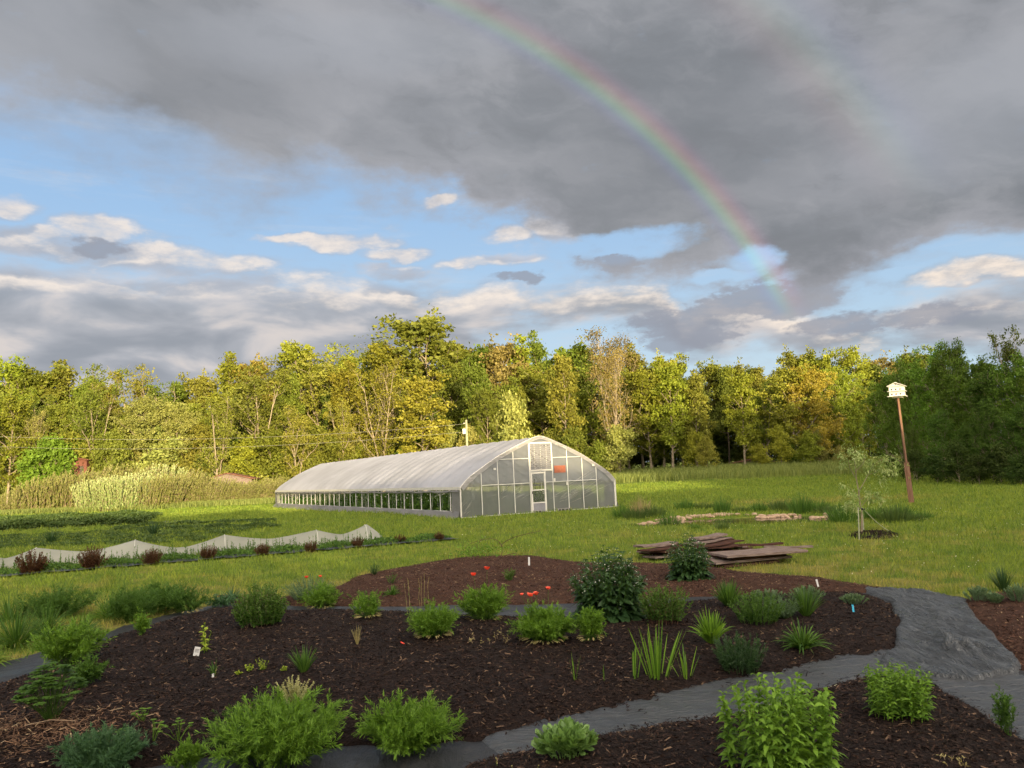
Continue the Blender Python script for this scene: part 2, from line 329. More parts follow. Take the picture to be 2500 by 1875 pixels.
M['end_film'] = film('end_film', 0.42, (0.36, 0.375, 0.375), 0.14, 0.14, 0.5, 0.12, (0.5, 0.5, 0.9))
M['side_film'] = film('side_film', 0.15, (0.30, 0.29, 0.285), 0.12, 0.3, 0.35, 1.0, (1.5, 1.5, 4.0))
M['glass'] = film('door_pane', 0.8, (0.5, 0.5, 0.5), 0.5, 0.05, 0.5, 0.1)
M['row_cover'] = film('row_cover', 0.46, (0.60, 0.59, 0.55), 0.03, 0.5, 0.5, 0.5, (2, 2, 2))
M['rope'] = solid('rope', (0.36, 0.37, 0.25), 0.9)
M['stone'] = solid('tan_stone', (0.42, 0.31, 0.21), 0.9, 0.1, (0.3, 0.2, 0.13), 5.0)
M['shed_red'] = solid('red_brown_boards', (0.17, 0.07, 0.05), 0.9, 0.1, None, 3.0)
M['shed_roof'] = solid('rusty_roof', (0.22, 0.10, 0.06), 0.8, 0.2, (0.1, 0.05, 0.035), 2.0)
M['tag'] = solid('plastic_tag', (0.55, 0.55, 0.53), 0.4); M['tag_blue'] = solid('blue_tag', (0.05, 0.4, 0.6), 0.4)
M['ink'] = solid('black_ink', (0.02, 0.02, 0.02), 0.5)
M['petal'] = leafmat('coral_petal', (0.75, 0.06, 0.03), (0.95, 0.12, 0.07), 0.3)
M['petal_pink'] = leafmat('salmon_petal', (0.85, 0.11, 0.07), (1.0, 0.2, 0.13), 0.3)
M['wire'] = solid('aluminium_wire', (0.3, 0.29, 0.22), 0.5)
M['twig'] = solid('dry_twig', (0.28, 0.2, 0.13), 0.9); M['twig_red'] = solid('reddish_twig', (0.12, 0.06, 0.04), 0.9)
m_, t_, o_ = newmat('pond_water'); p_ = pbsdf(t_, (0.05, 0.045, 0.028), 0.06, 0.5)
t_.l.new(bump(t_, t_.noise(pos(t_), 6, 3), 0.08, 0.02), p_.inputs['Normal']); t_.l.new(p_.outputs[0], o_.inputs[0]); M['water'] = m_
def lm(k, a, b, **kw):
    M[k] = leafmat(k, a, b, **kw); return M[k]
lm('lf_bright', (0.058, 0.135, 0.013), (0.19, 0.33, 0.036)); lm('lf_mid', (0.034, 0.088, 0.015), (0.11, 0.205, 0.032))
lm('lf_dark', (0.022, 0.055, 0.018), (0.05, 0.105, 0.03), rough=0.4, spec=0.4); lm('lf_grey', (0.09, 0.15, 0.075), (0.15, 0.23, 0.12))
lm('lf_lime', (0.22, 0.30, 0.03), (0.38, 0.45, 0.06)); lm('lf_red', (0.055, 0.024, 0.013), (0.125, 0.058, 0.024))
lm('lf_varieg', (0.20, 0.25, 0.08), (0.5, 0.48, 0.25)); lm('lf_straw', (0.26, 0.22, 0.09), (0.42, 0.36, 0.17))
lm('lf_paddle', (0.10, 0.19, 0.05), (0.18, 0.30, 0.08), rough=0.4, spec=0.4)
lm('lf_yel', (0.5, 0.45, 0.05), (0.7, 0.6, 0.1)); lm('lf_bluegreen', (0.04, 0.10, 0.04), (0.08, 0.16, 0.07))
lm('lf_blossom', (0.17, 0.27, 0.06), (0.52, 0.56, 0.28)); lm('lf_white', (0.6, 0.6, 0.55), (0.85, 0.85, 0.8))
lm('lf_meadow', (0.11, 0.15, 0.035), (0.24, 0.27, 0.07)); lm('lf_willow', (0.13, 0.155, 0.03), (0.34, 0.34, 0.12))
lm('lf_dark2', (0.045, 0.085, 0.022), (0.10, 0.145, 0.035)); lm('lf_tan', (0.25, 0.19, 0.09), (0.4, 0.31, 0.17))

# ------------------------------------------------------------------ mesh helpers
def quads(name, V, Q, mat, parent=None, var=None, smooth=False):
    V = np.asarray(V, np.float32).reshape(-1, 3); Q = np.asarray(Q, np.int32).reshape(-1, 4)
    me = bpy.data.meshes.new(name); me.vertices.add(len(V)); me.vertices.foreach_set('co', V.ravel())
    me.loops.add(len(Q)*4); me.loops.foreach_set('vertex_index', Q.ravel())
    me.polygons.add(len(Q)); me.polygons.foreach_set('loop_start', np.arange(len(Q), dtype=np.int32)*4)
    if smooth: me.polygons.foreach_set('use_smooth', np.ones(len(Q), bool))
    me.update(calc_edges=True)
    if var is not None:
        a = me.attributes.new('var', 'FLOAT', 'POINT'); a.data.foreach_set('value', np.asarray(var, np.float32))
    me.materials.append(mat)
    o = bpy.data.objects.new(name, me); C.objects.link(o)
    if parent: o.parent = parent
    return o
class G_:                                              # gathers quads
    def __init__(s): s.V = []; s.Q = []; s.A = []; s.n = 0
    def add(s, V, Q, A=None):
        V = V.reshape(-1, 3); s.V.append(V); s.Q.append(Q.reshape(-1, 4)+s.n); s.n += len(V)
        s.A.append(np.full(len(V), 0.5) if A is None else A); return s
    def build(s, name, mat, parent=None, smooth=False):
        return quads(name, np.concatenate(s.V), np.concatenate(s.Q), mat, parent, np.concatenate(s.A), smooth)
def nrm(v): return v/np.maximum(np.linalg.norm(v, axis=-1, keepdims=True), 1e-9)
PROF = {'lance': [0.25, 0.8, 1.0, 0.72, 0.04], 'oval': [0.2, 0.85, 1.0, 0.8, 0.08], 'paddle': [0.25, 0.5, 0.95, 1.0, 0.25],
        'strap': [0.7, 1.0, 0.95, 0.7, 0.05], 'needle': [0.8, 1.0, 1.0, 0.8, 0.3], 'heart': [0.7, 1.0, 0.85, 0.5, 0.03], 'round': [0.35, 0.95, 1.1, 0.95, 0.4]}
TT = np.array([0, 0.25, 0.5, 0.78, 1.0])
def leaves(g, rng, P, Dv, L, W, prof='lance', droop=0.2, fold=0.0, roll=0.4, var=None, upn=None):
    n = len(P)
    if n == 0: return
    Dv = nrm(Dv); L = np.broadcast_to(L, (n,)); W = np.broadcast_to(W, (n,)); droop = np.broadcast_to(droop, (n,))
    up = np.array([0, 0, 1.0])+rng.normal(0, roll, (n, 3)) if upn is None else upn
    S = nrm(np.cross(Dv, up)); N = nrm(np.cross(S, Dv))
    w = np.array(PROF[prof])
    cen = P[:, None]+Dv[:, None]*(L[:, None, None]*TT[None, :, None]); cen[..., 2] -= (droop*L)[:, None]*TT[None]**2
    off = S[:, None]*(W[:, None, None]*0.5*w[None, :, None])
    if var is None: var = rng.random(n)
    if fold:
        lift = N[:, None]*(W[:, None, None]*fold*w[None, :, None])
        V = np.stack([cen-off+lift, cen, cen+off+lift], 2)         # n,5,3,3
        q = [[k*3+j, k*3+j+1, k*3+j+4, k*3+j+3] for k in range(4) for j in range(2)]; per = 15
    else:
        V = np.stack([cen-off, cen+off], 2); q = [[k*2, k*2+1, k*2+3, k*2+2] for k in range(4)]; per = 10
    Q = (np.arange(n)*per)[:, None, None]+np.array(q)[None]
    g.add(V, Q, np.repeat(var, per))
def cards(g, rng, P, size, var=None, aspect=0.6):      # small diamond leaves
    n = len(P); a = nrm(rng.normal(size=(n, 3))); b = nrm(np.cross(a, rng.normal(size=(n, 3))))
    s = (size*(0.6+0.8*rng.random(n)))[:, None]
    V = np.stack([P-a*s, P-b*s*aspect, P+a*s, P+b*s*aspect], 1)
    Q = np.arange(n*4).reshape(n, 4)
    g.add(V, Q, np.repeat(rng.random(n) if var is None else var, 4))
def tubes(g, pts, r, sides=5):                         # pts n,k,3 ; r n,k
    n, k, _ = pts.shape; r = np.broadcast_to(r, (n, k))
    T = nrm(np.gradient(pts, axis=1)); ref = np.where(np.abs(T[..., 2:3]) > 0.9, [1.0, 0, 0], [0, 0, 1.0])
    A = nrm(np.cross(T, ref)); B = np.cross(T, A)
    th = np.arange(sides)*2*pi/sides
    V = pts[:, :, None]+r[:, :, None, None]*(A[:, :, None]*np.cos(th)[None, None, :, None]+B[:, :, None]*np.sin(th)[None, None, :, None])
    q = [[j*sides+i, j*sides+(i+1) % sides, (j+1)*sides+(i+1) % sides, (j+1)*sides+i] for j in range(k-1) for i in range(sides)]
    Q = (np.arange(n)*k*sides)[:, None, None]+np.array(q)[None]
    g.add(V, Q)
class B_:                                              # hard-surface pieces
    def __init__(s): s.bm = bmesh.new()
    def box(s, c, size, rot=None, bev=0.0):
        r = bmesh.ops.create_cube(s.bm, size=1.0); vs_ = r['verts']
        m = Matrix.Translation(Vector(c)) @ (rot or Matrix.Identity(4)) @ Matrix.Diagonal((*size, 1))
        bmesh.ops.transform(s.bm, matrix=m, verts=vs_)
        if bev: bmesh.ops.bevel(s.bm, geom=list({e for v in vs_ for e in v.link_edges}), offset=bev, segments=1, affect='EDGES')
        return s
    def rod(s, a, b, r, r2=None, n=8):
        a = Vector(a); b = Vector(b); d = b-a
        m = Matrix.Translation((a+b)/2) @ d.to_track_quat('Z', 'Y').to_matrix().to_4x4()
        bmesh.ops.create_cone(s.bm, cap_ends=True, segments=n, radius1=r, radius2=r2 if r2 is not None else r, depth=d.length, matrix=m); return s
    def path(s, pts, r, n=6):
        for a, b in zip(pts[:-1], pts[1:]): s.rod(a, b, r, None, n)
        return s
    def poly(s, pts):
        s.bm.faces.new([s.bm.verts.new(p) for p in pts]); return s
    def build(s, name, mat, parent=None, smooth=False):
        me = bpy.data.meshes.new(name); s.bm.to_mesh(me); s.bm.free(); me.materials.append(mat)
        if smooth:
            for p in me.polygons: p.use_smooth = True
        o = bpy.data.objects.new(name, me); C.objects.link(o)
        if parent: o.parent = parent
        return o
def tag(o, label=None, cat=None, group=None, kind=None):
    if label: o['label'] = label
    if cat: o['category'] = cat
    if group: o['group'] = group
    if kind: o['kind'] = kind
    return o
def empty(name, loc, label, cat, group=None, rz=0.0):
    o = bpy.data.objects.new(name, None); C.objects.link(o); o.location = loc; o.rotation_euler = (0, 0, rz); o.empty_display_size = 0.2
    return tag(o, label, cat, group)
def struct(o): o['kind'] = 'structure'; return o
KIDS = {}
def copy_thing(src, loc, rz=0.0, scale=(1, 1, 1), label=None, group=None, color=None):
    if src.name not in KIDS: KIDS[src.name] = [o for o in C.objects if o.parent == src]
    r = src.copy(); C.objects.link(r); r.location = loc; r.rotation_euler = (0, 0, rz); r.scale = scale
    if label: r['label'] = label
    if group: r['group'] = group
    for ch in KIDS[src.name]:
        c = ch.copy(); C.objects.link(c); c.parent = r
        if color is not None: c.color = (*color, 1)
    if color is not None: r.color = (*color, 1)
    return r

# ------------------------------------------------------------------ ground
def ss(v): v = np.clip(v, 0, 1); return v*v*(3-2*v)
POND_C, POND_A, POND_B, POND_T = np.array([8.2, 29.7]), 3.9, 1.35, -0.14
def pond_q(x, y):
    dx, dy = x-POND_C[0], y-POND_C[1]; c, s = cos(POND_T), sin(POND_T)
    return ((dx*c+dy*s)/POND_A)**2+((-dx*s+dy*c)/POND_B)**2
def HZ(x, y):
    x = np.asarray(x, float); y = np.asarray(y, float)
    z = -0.40*ss((y-38)/30)*ss((6-x)/20)+0.9*ss((y-65)/40)*ss((x+5)/30)
    z = z+0.03*np.sin(x*0.31+1)*np.sin(y*0.23)*ss((y-26)/10)
    s = x*SH[0]+y*SH[1]
    z = z+7.0*ss((-s-14)/20)  # unseen rise added behind the camera, carries the shade trees
    z = z-0.28*ss((1.45-pond_q(x, y))/0.7)
    return z
def wob(x, y, k=1.0, s=0.0):
    return (np.sin(x*1.7*k+y*0.9*k+s)+np.sin(x*-1.1*k+y*2.3*k+1.7+s)+0.6*np.sin(x*3.9*k+y*3.1*k+s*2)+0.4*np.sin(x*7.3*k-y*6.1*k+2))/3.0
xs = np.concatenate([np.arange(-420, -60, 12), np.arange(-60, -20, 1.0), np.arange(-20, 25, 0.35), np.arange(25, 70, 1.0), np.arange(70, 430, 12)])
ys = np.concatenate([np.arange(-200, -60, 10), np.arange(-60, 4, 1.2), np.arange(4, 36, 0.35), np.arange(36, 130, 1.0), np.arange(130, 1500, 40)])
def grid_sheet(name, xs, ys, zf, mat, keep=None, smooth=True):
    X, Y = np.meshgrid(xs, ys); Z = zf(X, Y); nx, ny = len(xs), len(ys)
    V = np.stack([X, Y, Z], -1).reshape(-1, 3); I = np.arange(nx*ny).reshape(ny, nx)
    Q = np.stack([I[:-1, :-1], I[:-1, 1:], I[1:, 1:], I[1:, :-1]], -1).reshape(-1, 4)
    if keep is not None:
        k = keep(X, Y).ravel(); Q = Q[k[Q].any(1)]
        used = np.unique(Q); mp = np.full(len(V), -1); mp[used] = np.arange(len(used)); V = V[used]; Q = mp[Q]
    return struct(quads(name, V, Q, mat, smooth=smooth))
grid_sheet('ground', xs, ys, HZ, M['ground'])

def sdist(poly, x, y):                                 # positive inside
    x = np.asarray(x, float); y = np.asarray(y, float)
    d = np.full(x.shape, 1e9); ins = np.zeros(x.shape, bool); n = len(poly)
    for i in range(n):
        a, b = poly[i], poly[(i+1) % n]; e = b-a
        t = np.clip(((x-a[0])*e[0]+(y-a[1])*e[1])/max(e@e, 1e-9), 0, 1)
        d = np.minimum(d, np.hypot(x-a[0]-t*e[0], y-a[1]-t*e[1]))
        c = ((a[1] > y) != (b[1] > y)) & (x < (b[0]-a[0])*(y-a[1])/(b[1]-a[1]+1e-12)+a[0]); ins ^= c
    return np.where(ins, d, -d)
def W2(pts): return [G(X, Y)[:2] for X, Y in pts]
P_FAB = W2([(-300, 1478), (0, 1434), (180, 1386), (260, 1356), (340, 1334), (500, 1300), (740, 1303), (1000, 1300), (1230, 1297), (1500, 1277), (1740, 1272),
    (1860, 1268), (1950, 1276), (2080, 1290), (2130, 1315), (2212, 1345), (2600, 1440), (3300, 1900), (3000, 2600), (1106, 2900), (-900, 2600), (-900, 1750)])
P_A = W2([(-420, 1560), (0, 1487), (90, 1452), (205, 1398), (290, 1366), (370, 1342), (500, 1318), (640, 1325), (850, 1326), (1000, 1335), (1230, 1342), (1400, 1320),
    (1520, 1303), (1750, 1288), (1860, 1284), (1925, 1310), (1946, 1345), (1938, 1408), (1810, 1425), (1700, 1455), (1560, 1477), (1450, 1500), (1350, 1530), (1200, 1562),
    (1025, 1602), (900, 1612), (740, 1612), (500, 1636), (300, 1660), (0, 1740), (-420, 1800)])
P_C = W2([(470, 1288), (600, 1297), (740, 1268), (770, 1248), (900, 1222), (1020, 1205), (1150, 1203), (1250, 1218), (1500, 1222), (1620, 1240), (1760, 1250), (1935, 1279),
    (1860, 1283), (1740, 1285), (1500, 1290), (1230, 1306), (1000, 1309), (740, 1312), (620, 1309), (500, 1304)])
P_D = W2([(960, 1760), (1010, 1660), (1060, 1640), (1165, 1630), (1300, 1596), (1450, 1570), (1560, 1560), (1640, 1538), (1780, 1494), (1850, 1472), (1930, 1464),
    (2010, 1483), (2100, 1528), (2160, 1580), (2240, 1625), (2400, 1760), (2200, 2300), (1000, 2300)])
P_E = W2([(2085, 1296), (2200, 1278), (2600, 1290), (3000, 1500), (2330, 1520), (2212, 1448), (2150, 1385), (2108, 1340)])
P_F1 = W2([(1868, 1277), (1990, 1284), (2078, 1300), (2108, 1342), (2150, 1385), (2200, 1442), (2195, 1462), (2100, 1478), (2010, 1470), (1900, 1445), (1935, 1408), (1948, 1345), (1928, 1308)])
P_F2 = W2([(1040, 1600), (1200, 1560), (1350, 1526), (1450, 1496), (1560, 1473), (1700, 1450), (1810, 1420), (1940, 1405), (2060, 1440), (2212, 1468), (2420, 1540), (2420, 1760), (2300, 1690), (2160, 1590),
    (2100, 1530), (2010, 1486), (1930, 1467), (1850, 1474), (1780, 1498), (1640, 1542), (1560, 1564), (1450, 1574), (1300, 1600), (1165, 1634), (1085, 1640)])
BEDS = {'A': (P_A, 0.15, 0.45), 'C': (P_C, 0.07, 0.3), 'D': (P_D, 0.13, 0.4), 'E': (P_E, 0.08, 0.3)}
def bed_z(k, x, y):
    poly, h, r = BEDS[k]; d = sdist(poly, x, y)+0.06*wob(x, y, 2.2)+0.025*wob(x, y, 9.0, 1)
    return np.where(d > 0, 0.03+h*(1-np.exp(-d/r))+0.022*wob(x, y, 1.6, 2)*ss(d/0.4)+0.012*wob(x, y, 6.5, 4)*ss(d/0.2), 0.03+d*0.6)
def GZ(x, y):
    z = np.maximum(HZ(x, y), np.where(sdist(P_FAB, x, y) > 0, 0.02, -9))
    for k in BEDS: z = np.maximum(z, bed_z(k, x, y))
    return z
def PL(X, Y):                                          # stand a plant on whatever lies there
    p = G(X, Y)
    for _ in range(3): p = G(X, Y, float(GZ(p[0], p[1])))
    return p
def bed_sheet(name, k, cell, mat):
    poly = np.array(BEDS[k][0]); lo, hi = poly.min(0)-0.3, poly.max(0)+0.3
    lo = np.maximum(lo, [-12, 3.2]); hi = np.minimum(hi, [14, 30])
    xx = np.arange(lo[0], hi[0], cell); yy = np.arange(lo[1], hi[1], cell)
    return grid_sheet(name, xx, yy, lambda x, y: bed_z(k, x, y), mat, keep=lambda x, y: bed_z(k, x, y) > -0.03)
bed_sheet('mulch_bed', 'A', 0.06, M['mulch']); bed_sheet('mulch_bed_rear', 'C', 0.07, M['mulch2'])
bed_sheet('mulch_bed_near', 'D', 0.06, M['mulch']); bed_sheet('mulch_bed_side', 'E', 0.07, M['mulch2'])
def fab_z(poly, z0, amp, edge):
    def f(x, y):
        d = sdist(poly, x, y)+0.03*wob(x, y, 3)
        r = np.minimum(1, np.abs(wob(x*0.9+y*0.45, y*0.12-x*0.1, 5.0, 2))*2.2)**0.8; r2 = wob(x*0.6+y*0.9, y*0.3, 3.0, 5)
        return np.where(d > 0, z0+amp*(0.7*(1-r)+0.3*r2)+edge*np.exp(-d/0.06)*(0.5+0.5*wob(x, y, 3.1)), z0+d*0.8)
    return f
pa = np.array(P_FAB); f0 = fab_z(P_FAB, 0.012, 0.010, 0.0)
grid_sheet('path_fabric', np.arange(-12, 12.5, 0.09), np.arange(3.4, 16.5, 0.09), f0, M['fabric'], keep=lambda x, y: (f0(x, y) > -0.02))
f1a = fab_z(P_F1, 0.05, 0.04, 0.03)
rf = np.random.default_rng(71); FOLD = []
for _ in range(34):
    t_ = rf.random(); a_ = G(1945+70*rf.random(), 1300+130*rf.random())[:2]; b_ = G(2080+110*rf.random(), 1395+75*rf.random())[:2]; m_1 = a_+(b_-a_)*rf.random()*0.6; FOLD.append((m_1, m_1+(b_-a_)*(0.25+0.5*rf.random()), 0.018+0.03*rf.random(), 0.02+0.035*rf.random()))
def folds(x, y):
    z = np.zeros(np.shape(x)); xx = x+0.03*wob(x, y, 2.0, 9)
    for a_, b_, h_, w_ in FOLD:
        e = b_-a_; t_ = np.clip(((xx-a_[0])*e[0]+(y-a_[1])*e[1])/(e@e), 0, 1); d_ = np.hypot(xx-a_[0]-t_*e[0], y-a_[1]-t_*e[1]); z += h_*np.exp(-(d_/w_)**2)*np.sin(pi*np.clip(t_*0.9+0.05, 0, 1))
    return z
f1 = lambda x, y: f1a(x, y)+folds(x, y)*(sdist(P_F1, x, y) > 0.0); q1 = np.array(P_F1)
grid_sheet('path_fabric_loose', np.arange(q1[:, 0].min()-.2, q1[:, 0].max()+.2, 0.035), np.arange(q1[:, 1].min()-.2, q1[:, 1].max()+.2, 0.035), f1, M['fabric3'], keep=lambda x, y: f1(x, y) > 0.005)
f2 = fab_z(P_F2, 0.03, 0.028, 0.01); q2 = np.array(P_F2)
grid_sheet('path_fabric_strip', np.arange(q2[:, 0].min()-.2, q2[:, 0].max()+.2, 0.05), np.arange(q2[:, 1].min()-.2, q2[:, 1].max()+.2, 0.05), f2, M['fabric2'], keep=lambda x, y: f2(x, y) > 0.005)
# pale warning thread woven in the strip
thr = [G(X, Y, 0.055) for X, Y in ((1330, 1612), (1450, 1585), (1560, 1548), (1700, 1512), (1810, 1478))]
struct(B_().path([tuple(p) for p in thr], 0.0022, 4).build('path_thread', M['rope']))

def in_poly_pts(rng, poly, n, lo=None, hi=None):
    p = np.array(poly); lo = np.maximum(p.min(0), [-9, 3.6]) if lo is None else lo; hi = np.minimum(p.max(0), [10, 30]) if hi is None else hi
    q = lo+(hi-lo)*rng.random((n, 2)); return q
def chips(rng, q, Lr, Wr, lift, tilt=0.28):
    n = len(q); z = GZ(q[:, 0], q[:, 1])+rng.random(n)*lift
    th = rng.random(n)*2*pi; a = np.stack([np.cos(th), np.sin(th), rng.normal(0, tilt, n)], -1); a = nrm(a)
    up = nrm(np.array([0, 0, 1.0])+rng.normal(0, tilt*1.3, (n, 3))); b = nrm(np.cross(a, up))
    L = (Lr[0]+(Lr[1]-Lr[0])*rng.random(n)**2)[:, None]/2; W = (Wr[0]+(Wr[1]-Wr[0])*rng.random(n))[:, None]/2
    P = np.concatenate([q, z[:, None]], 1)
    V = np.stack([P-a*L-b*W*0.5, P+a*L*0.8-b*W, P+a*L+b*W*0.4, P-a*L*0.85+b*W], 1)
    return V, np.arange(n*4).reshape(n, 4), np.repeat(rng.random(n), 4)
def chip_bed(name, k, dens, mat, Lr, Wr, seed, lim=None):
    rng = np.random.default_rng(seed); p = np.array(BEDS[k][0]); lo = np.maximum(p.min(0), [-7.5, 3.8]); hi = np.minimum(p.max(0), [9.5, 30])
    n = int(dens*(hi[0]-lo[0])*(hi[1]-lo[1])); q = lo+(hi-lo)*rng.random((n, 2))
    d = np.hypot(q[:, 0], q[:, 1]); q = q[rng.random(n) < np.clip((8.0/d)**1.3, 0, 1)]
    q = q[np.abs(q[:, 0]) < 0.72*q[:, 1]+0.8]
    q = q[sdist(BEDS[k][0], q[:, 0], q[:, 1])+0.06*wob(q[:, 0], q[:, 1], 2.2)+0.1*np.maximum(0, rng.normal(0, .7, len(q))-.5) > -0.01]
    V, Q, A = chips(rng, q, Lr, Wr, 0.014)
    return tag(quads(name, V.reshape(-1, 3), Q, mat, var=A), kind='stuff')
tag(chip_bed('mulch_chips', 'A', 1500, M['chips'], (0.02, 0.085), (0.006, 0.02), 1), 'dark brown shredded bark mulch on the large middle bed', 'mulch')
tag(chip_bed('mulch_chips', 'D', 1500, M['chips'], (0.02, 0.085), (0.006, 0.02), 2), 'dark brown shredded mulch on the bed below the fabric path', 'mulch')
tag(chip_bed('mulch_chips', 'C', 1400, M['chips2'], (0.02, 0.09), (0.006, 0.02), 3), 'reddish brown mulch on the far flower bed', 'mulch')
tag(chip_bed('mulch_chips', 'E', 1200, M['chips2'], (0.02, 0.09), (0.006, 0.02), 4), 'brown mulch and straw on the bed at the right edge', 'mulch')
rng = np.random.default_rng(9)                          # straw litter lower left
c0 = G(60, 1620)[:2]; q = c0+rng.normal(0, 1, (2600, 2))*[0.5, 0.33]
V, Q, A = chips(rng, q, (0.03, 0.14), (0.003, 0.012), 0.03)
tag(quads('straw_litter', V.reshape(-1, 3), Q, M['straw'], var=A), 'reddish straw litter lying on the mulch at the lower left corner', 'straw', kind='stuff')
q = np.concatenate([in_poly_pts(rng, P_F1, 400), in_poly_pts(rng, P_F2, 9000)])
keep = ((sdist(P_F1, q[:, 0], q[:, 1]) > 0) | (sdist(P_F2, q[:, 0], q[:, 1]) > 0)); keep &= (wob(q[:, 0], q[:, 1], 3, 7) > 0.62) | (np.minimum(np.abs(sdist(P_A, q[:, 0], q[:, 1])), np.abs(sdist(P_D, q[:, 0], q[:, 1]))) < 0.10*rng.random(len(q)))
q = q[keep]; V, Q, A = chips(rng, q, (0.02, 0.07), (0.006, 0.02), 0.01); V = V.reshape(-1, 3); V[:, 2] += 0.03
tag(quads('mulch_scatter', V, Q, M['chips'], var=A*0.6), 'stray bits of mulch scattered over the grey fabric path', 'mulch', kind='stuff')

# ------------------------------------------------------------------ lawn blades
GO = np.array([-2.642, 37.868]); GX = np.array([0.87678, 0.48089]); GY = np.array([-0.48089, 0.87678])
RD = nrm(np.array([10.41, 4.92])); RN = np.array([-RD[1], RD[0]]); R0 = np.array([-13.0, 21.64])     # line of the red bushes
def excluded(q):
    x, y = q[:, 0], q[:, 1]
    e = (sdist(P_FAB, x, y)+0.12*wob(x, y, 3) > 0.0) | (sdist(P_C, x, y)+0.12*wob(x, y, 3) > 0.0) | (sdist(P_E, x, y) > 0.05)
    l = q-GO; gx, gy = l@GX, l@GY
    e |= (gx > -0.05) & (gx < 8.95) & (gy > -0.02) & (gy < 40.1)
    e |= pond_q(x, y) < 1.42
    l = q-R0; s, t = l@RD, l@RN
    e |= (s > -30) & (s < 12.2) & (t > -0.45) & (t < 0.75)
    return e
rng = np.random.default_rng(21)
def blades(q, h, w, bend, g, rng, var=None):
    n = len(q); z = HZ(q[:, 0], q[:, 1])-0.01; P = np.concatenate([q, z[:, None]], 1)
    th = rng.random(n)*2*pi; s = np.stack([np.cos(th), np.sin(th), 0*th], -1); ph = rng.random(n)*2*pi
    b = np.stack([np.cos(ph), np.sin(ph), 0*ph], -1)*(bend*h*(0.3+rng.random(n)))[:, None]; up = np.array([0, 0, 1.0])
    w = (w/2)[:, None]; h = h[:, None]
    V = np.stack([P-s*w, P+s*w, P+up*h*0.6+b*0.35+s*w*0.8, P+up*h*0.6+b*0.35-s*w*0.8, P+up*h+b+s*w*0.12, P+up*h+b-s*w*0.12], 1)
    q_ = np.array([[0, 1, 2, 3], [3, 2, 4, 5]]); Q = (np.arange(n)*6)[:, None, None]+q_[None]
    g.add(V, Q, np.repeat(rng.random(n) if var is None else var, 6))
NB = 330000
u = rng.random(NB); d0, d1, pw = 9.5, 78.0, 0.55
y = (d0**pw+u*(d1**pw-d0**pw))**(1/pw); x = (rng.random(NB)*2-1)*(0.72*y+1.0); q = np.stack([x, y], 1)
q = q[~excluded(q)]
dd = np.hypot(q[:, 0], q[:, 1]); tuft = np.clip(0.5+0.8*wob(q[:, 0], q[:, 1], 2.5)+0.3*wob(q[:, 0], q[:, 1], 7.0, 3), 0, 1.4)
h = (0.035+0.045*rng.random(len(q))+0.07*tuft**2)*(1+dd/90); w = 0.006*(dd/10)**0.95*(0.7+0.6*rng.random(len(q)))
g = G_(); blades(q, h, w, 0.6, g, rng); tag(g.build('grass', M['blades']), 'short green lawn grass with straw coloured patches', 'grass', kind='stuff')
# uncut meadow at the back right
g = G_(); n = 60000; y = 66+44*rng.random(n)**0.9; x = -5+85*rng.random(n); q = np.stack([x, y], 1)
fr = 82-0.0*x+np.where(x > 12, -(x-12)*0.28, 0)+1.0*wob(x, y, 0.5); k = (y > fr) & (y < 113); q = q[k]
l = q-GO; q = q[~((l@GX > -1) & (l@GX < 10) & (l@GY < 41))]
n = len(q); blades(q, 0.55+0.35*rng.random(n), 0.05+0.04*rng.random(n), 0.35, g, rng)
tag(g.build('meadow_grass', M['lf_meadow']), 'tall uncut meadow grass in front of the wood', 'grass', kind='stuff')
# clover heads in the lawn on the right
g = G_(); n = 900; y = 13+20*rng.random(n); x = -2+20*rng.random(n); q = np.stack([x, y], 1); q = q[(~excluded(q)) & (wob(x, y, 0.8, 3) > 0.0) & (np.abs(x) < 0.7*y)]
P = np.concatenate([q, HZ(q[:, 0], q[:, 1])[:, None]+0.10], 1)
for k in range(3): cards(g, rng, P+rng.normal(0, 0.004, P.shape), 0.008, aspect=0.9)
tag(g.build('clover_blossom', M['lf_white']), 'tiny white clover heads dotted through the lawn', 'clover', kind='stuff')

# ------------------------------------------------------------------ pond
th = np.linspace(0, 2*pi, 49)[:-1]
bw = B_(); bw.poly([(POND_C[0]+POND_A*1.18*cos(t)*cos(POND_T)-POND_B*1.18*sin(t)*sin(POND_T), POND_C[1]+POND_A*1.18*cos(t)*sin(POND_T)+POND_B*1.18*sin(t)*cos(POND_T), -0.03) for t in th])
struct(bw.build('pond_water', M['water']))
def rock(rng, name, r, mat):
    bm = bmesh.new(); bmesh.ops.create_icosphere(bm, subdivisions=2, radius=r)
    k = rng.normal(0, 1, (4, 3))
    for v in bm.verts:
        f = 1+0.16*sum(math.sin(float(k[i] @ np.array(v.co))/r*1.5+i) for i in range(3))/1.5
        v.co = v.co*f; v.co.z *= 0.62
    me = bpy.data.meshes.new(name); bm.to_mesh(me); bm.free(); me.materials.append(mat); return me
rk = [rock(rng, 'stone', 0.09, M['stone']) for _ in range(6)]
def stone_at(x, y, s, i, lab, grp):
    o = bpy.data.objects.new('pond_stone', rk[i % 6]); C.objects.link(o); o.location = (x, y, max(float(HZ(x, y)), -0.05)+0.03*s); o.scale = (s*1.2, s, s); o.rotation_euler = (0, 0, float(rng.random()*6))
    tag(o, lab, 'stone', grp)
i = 0
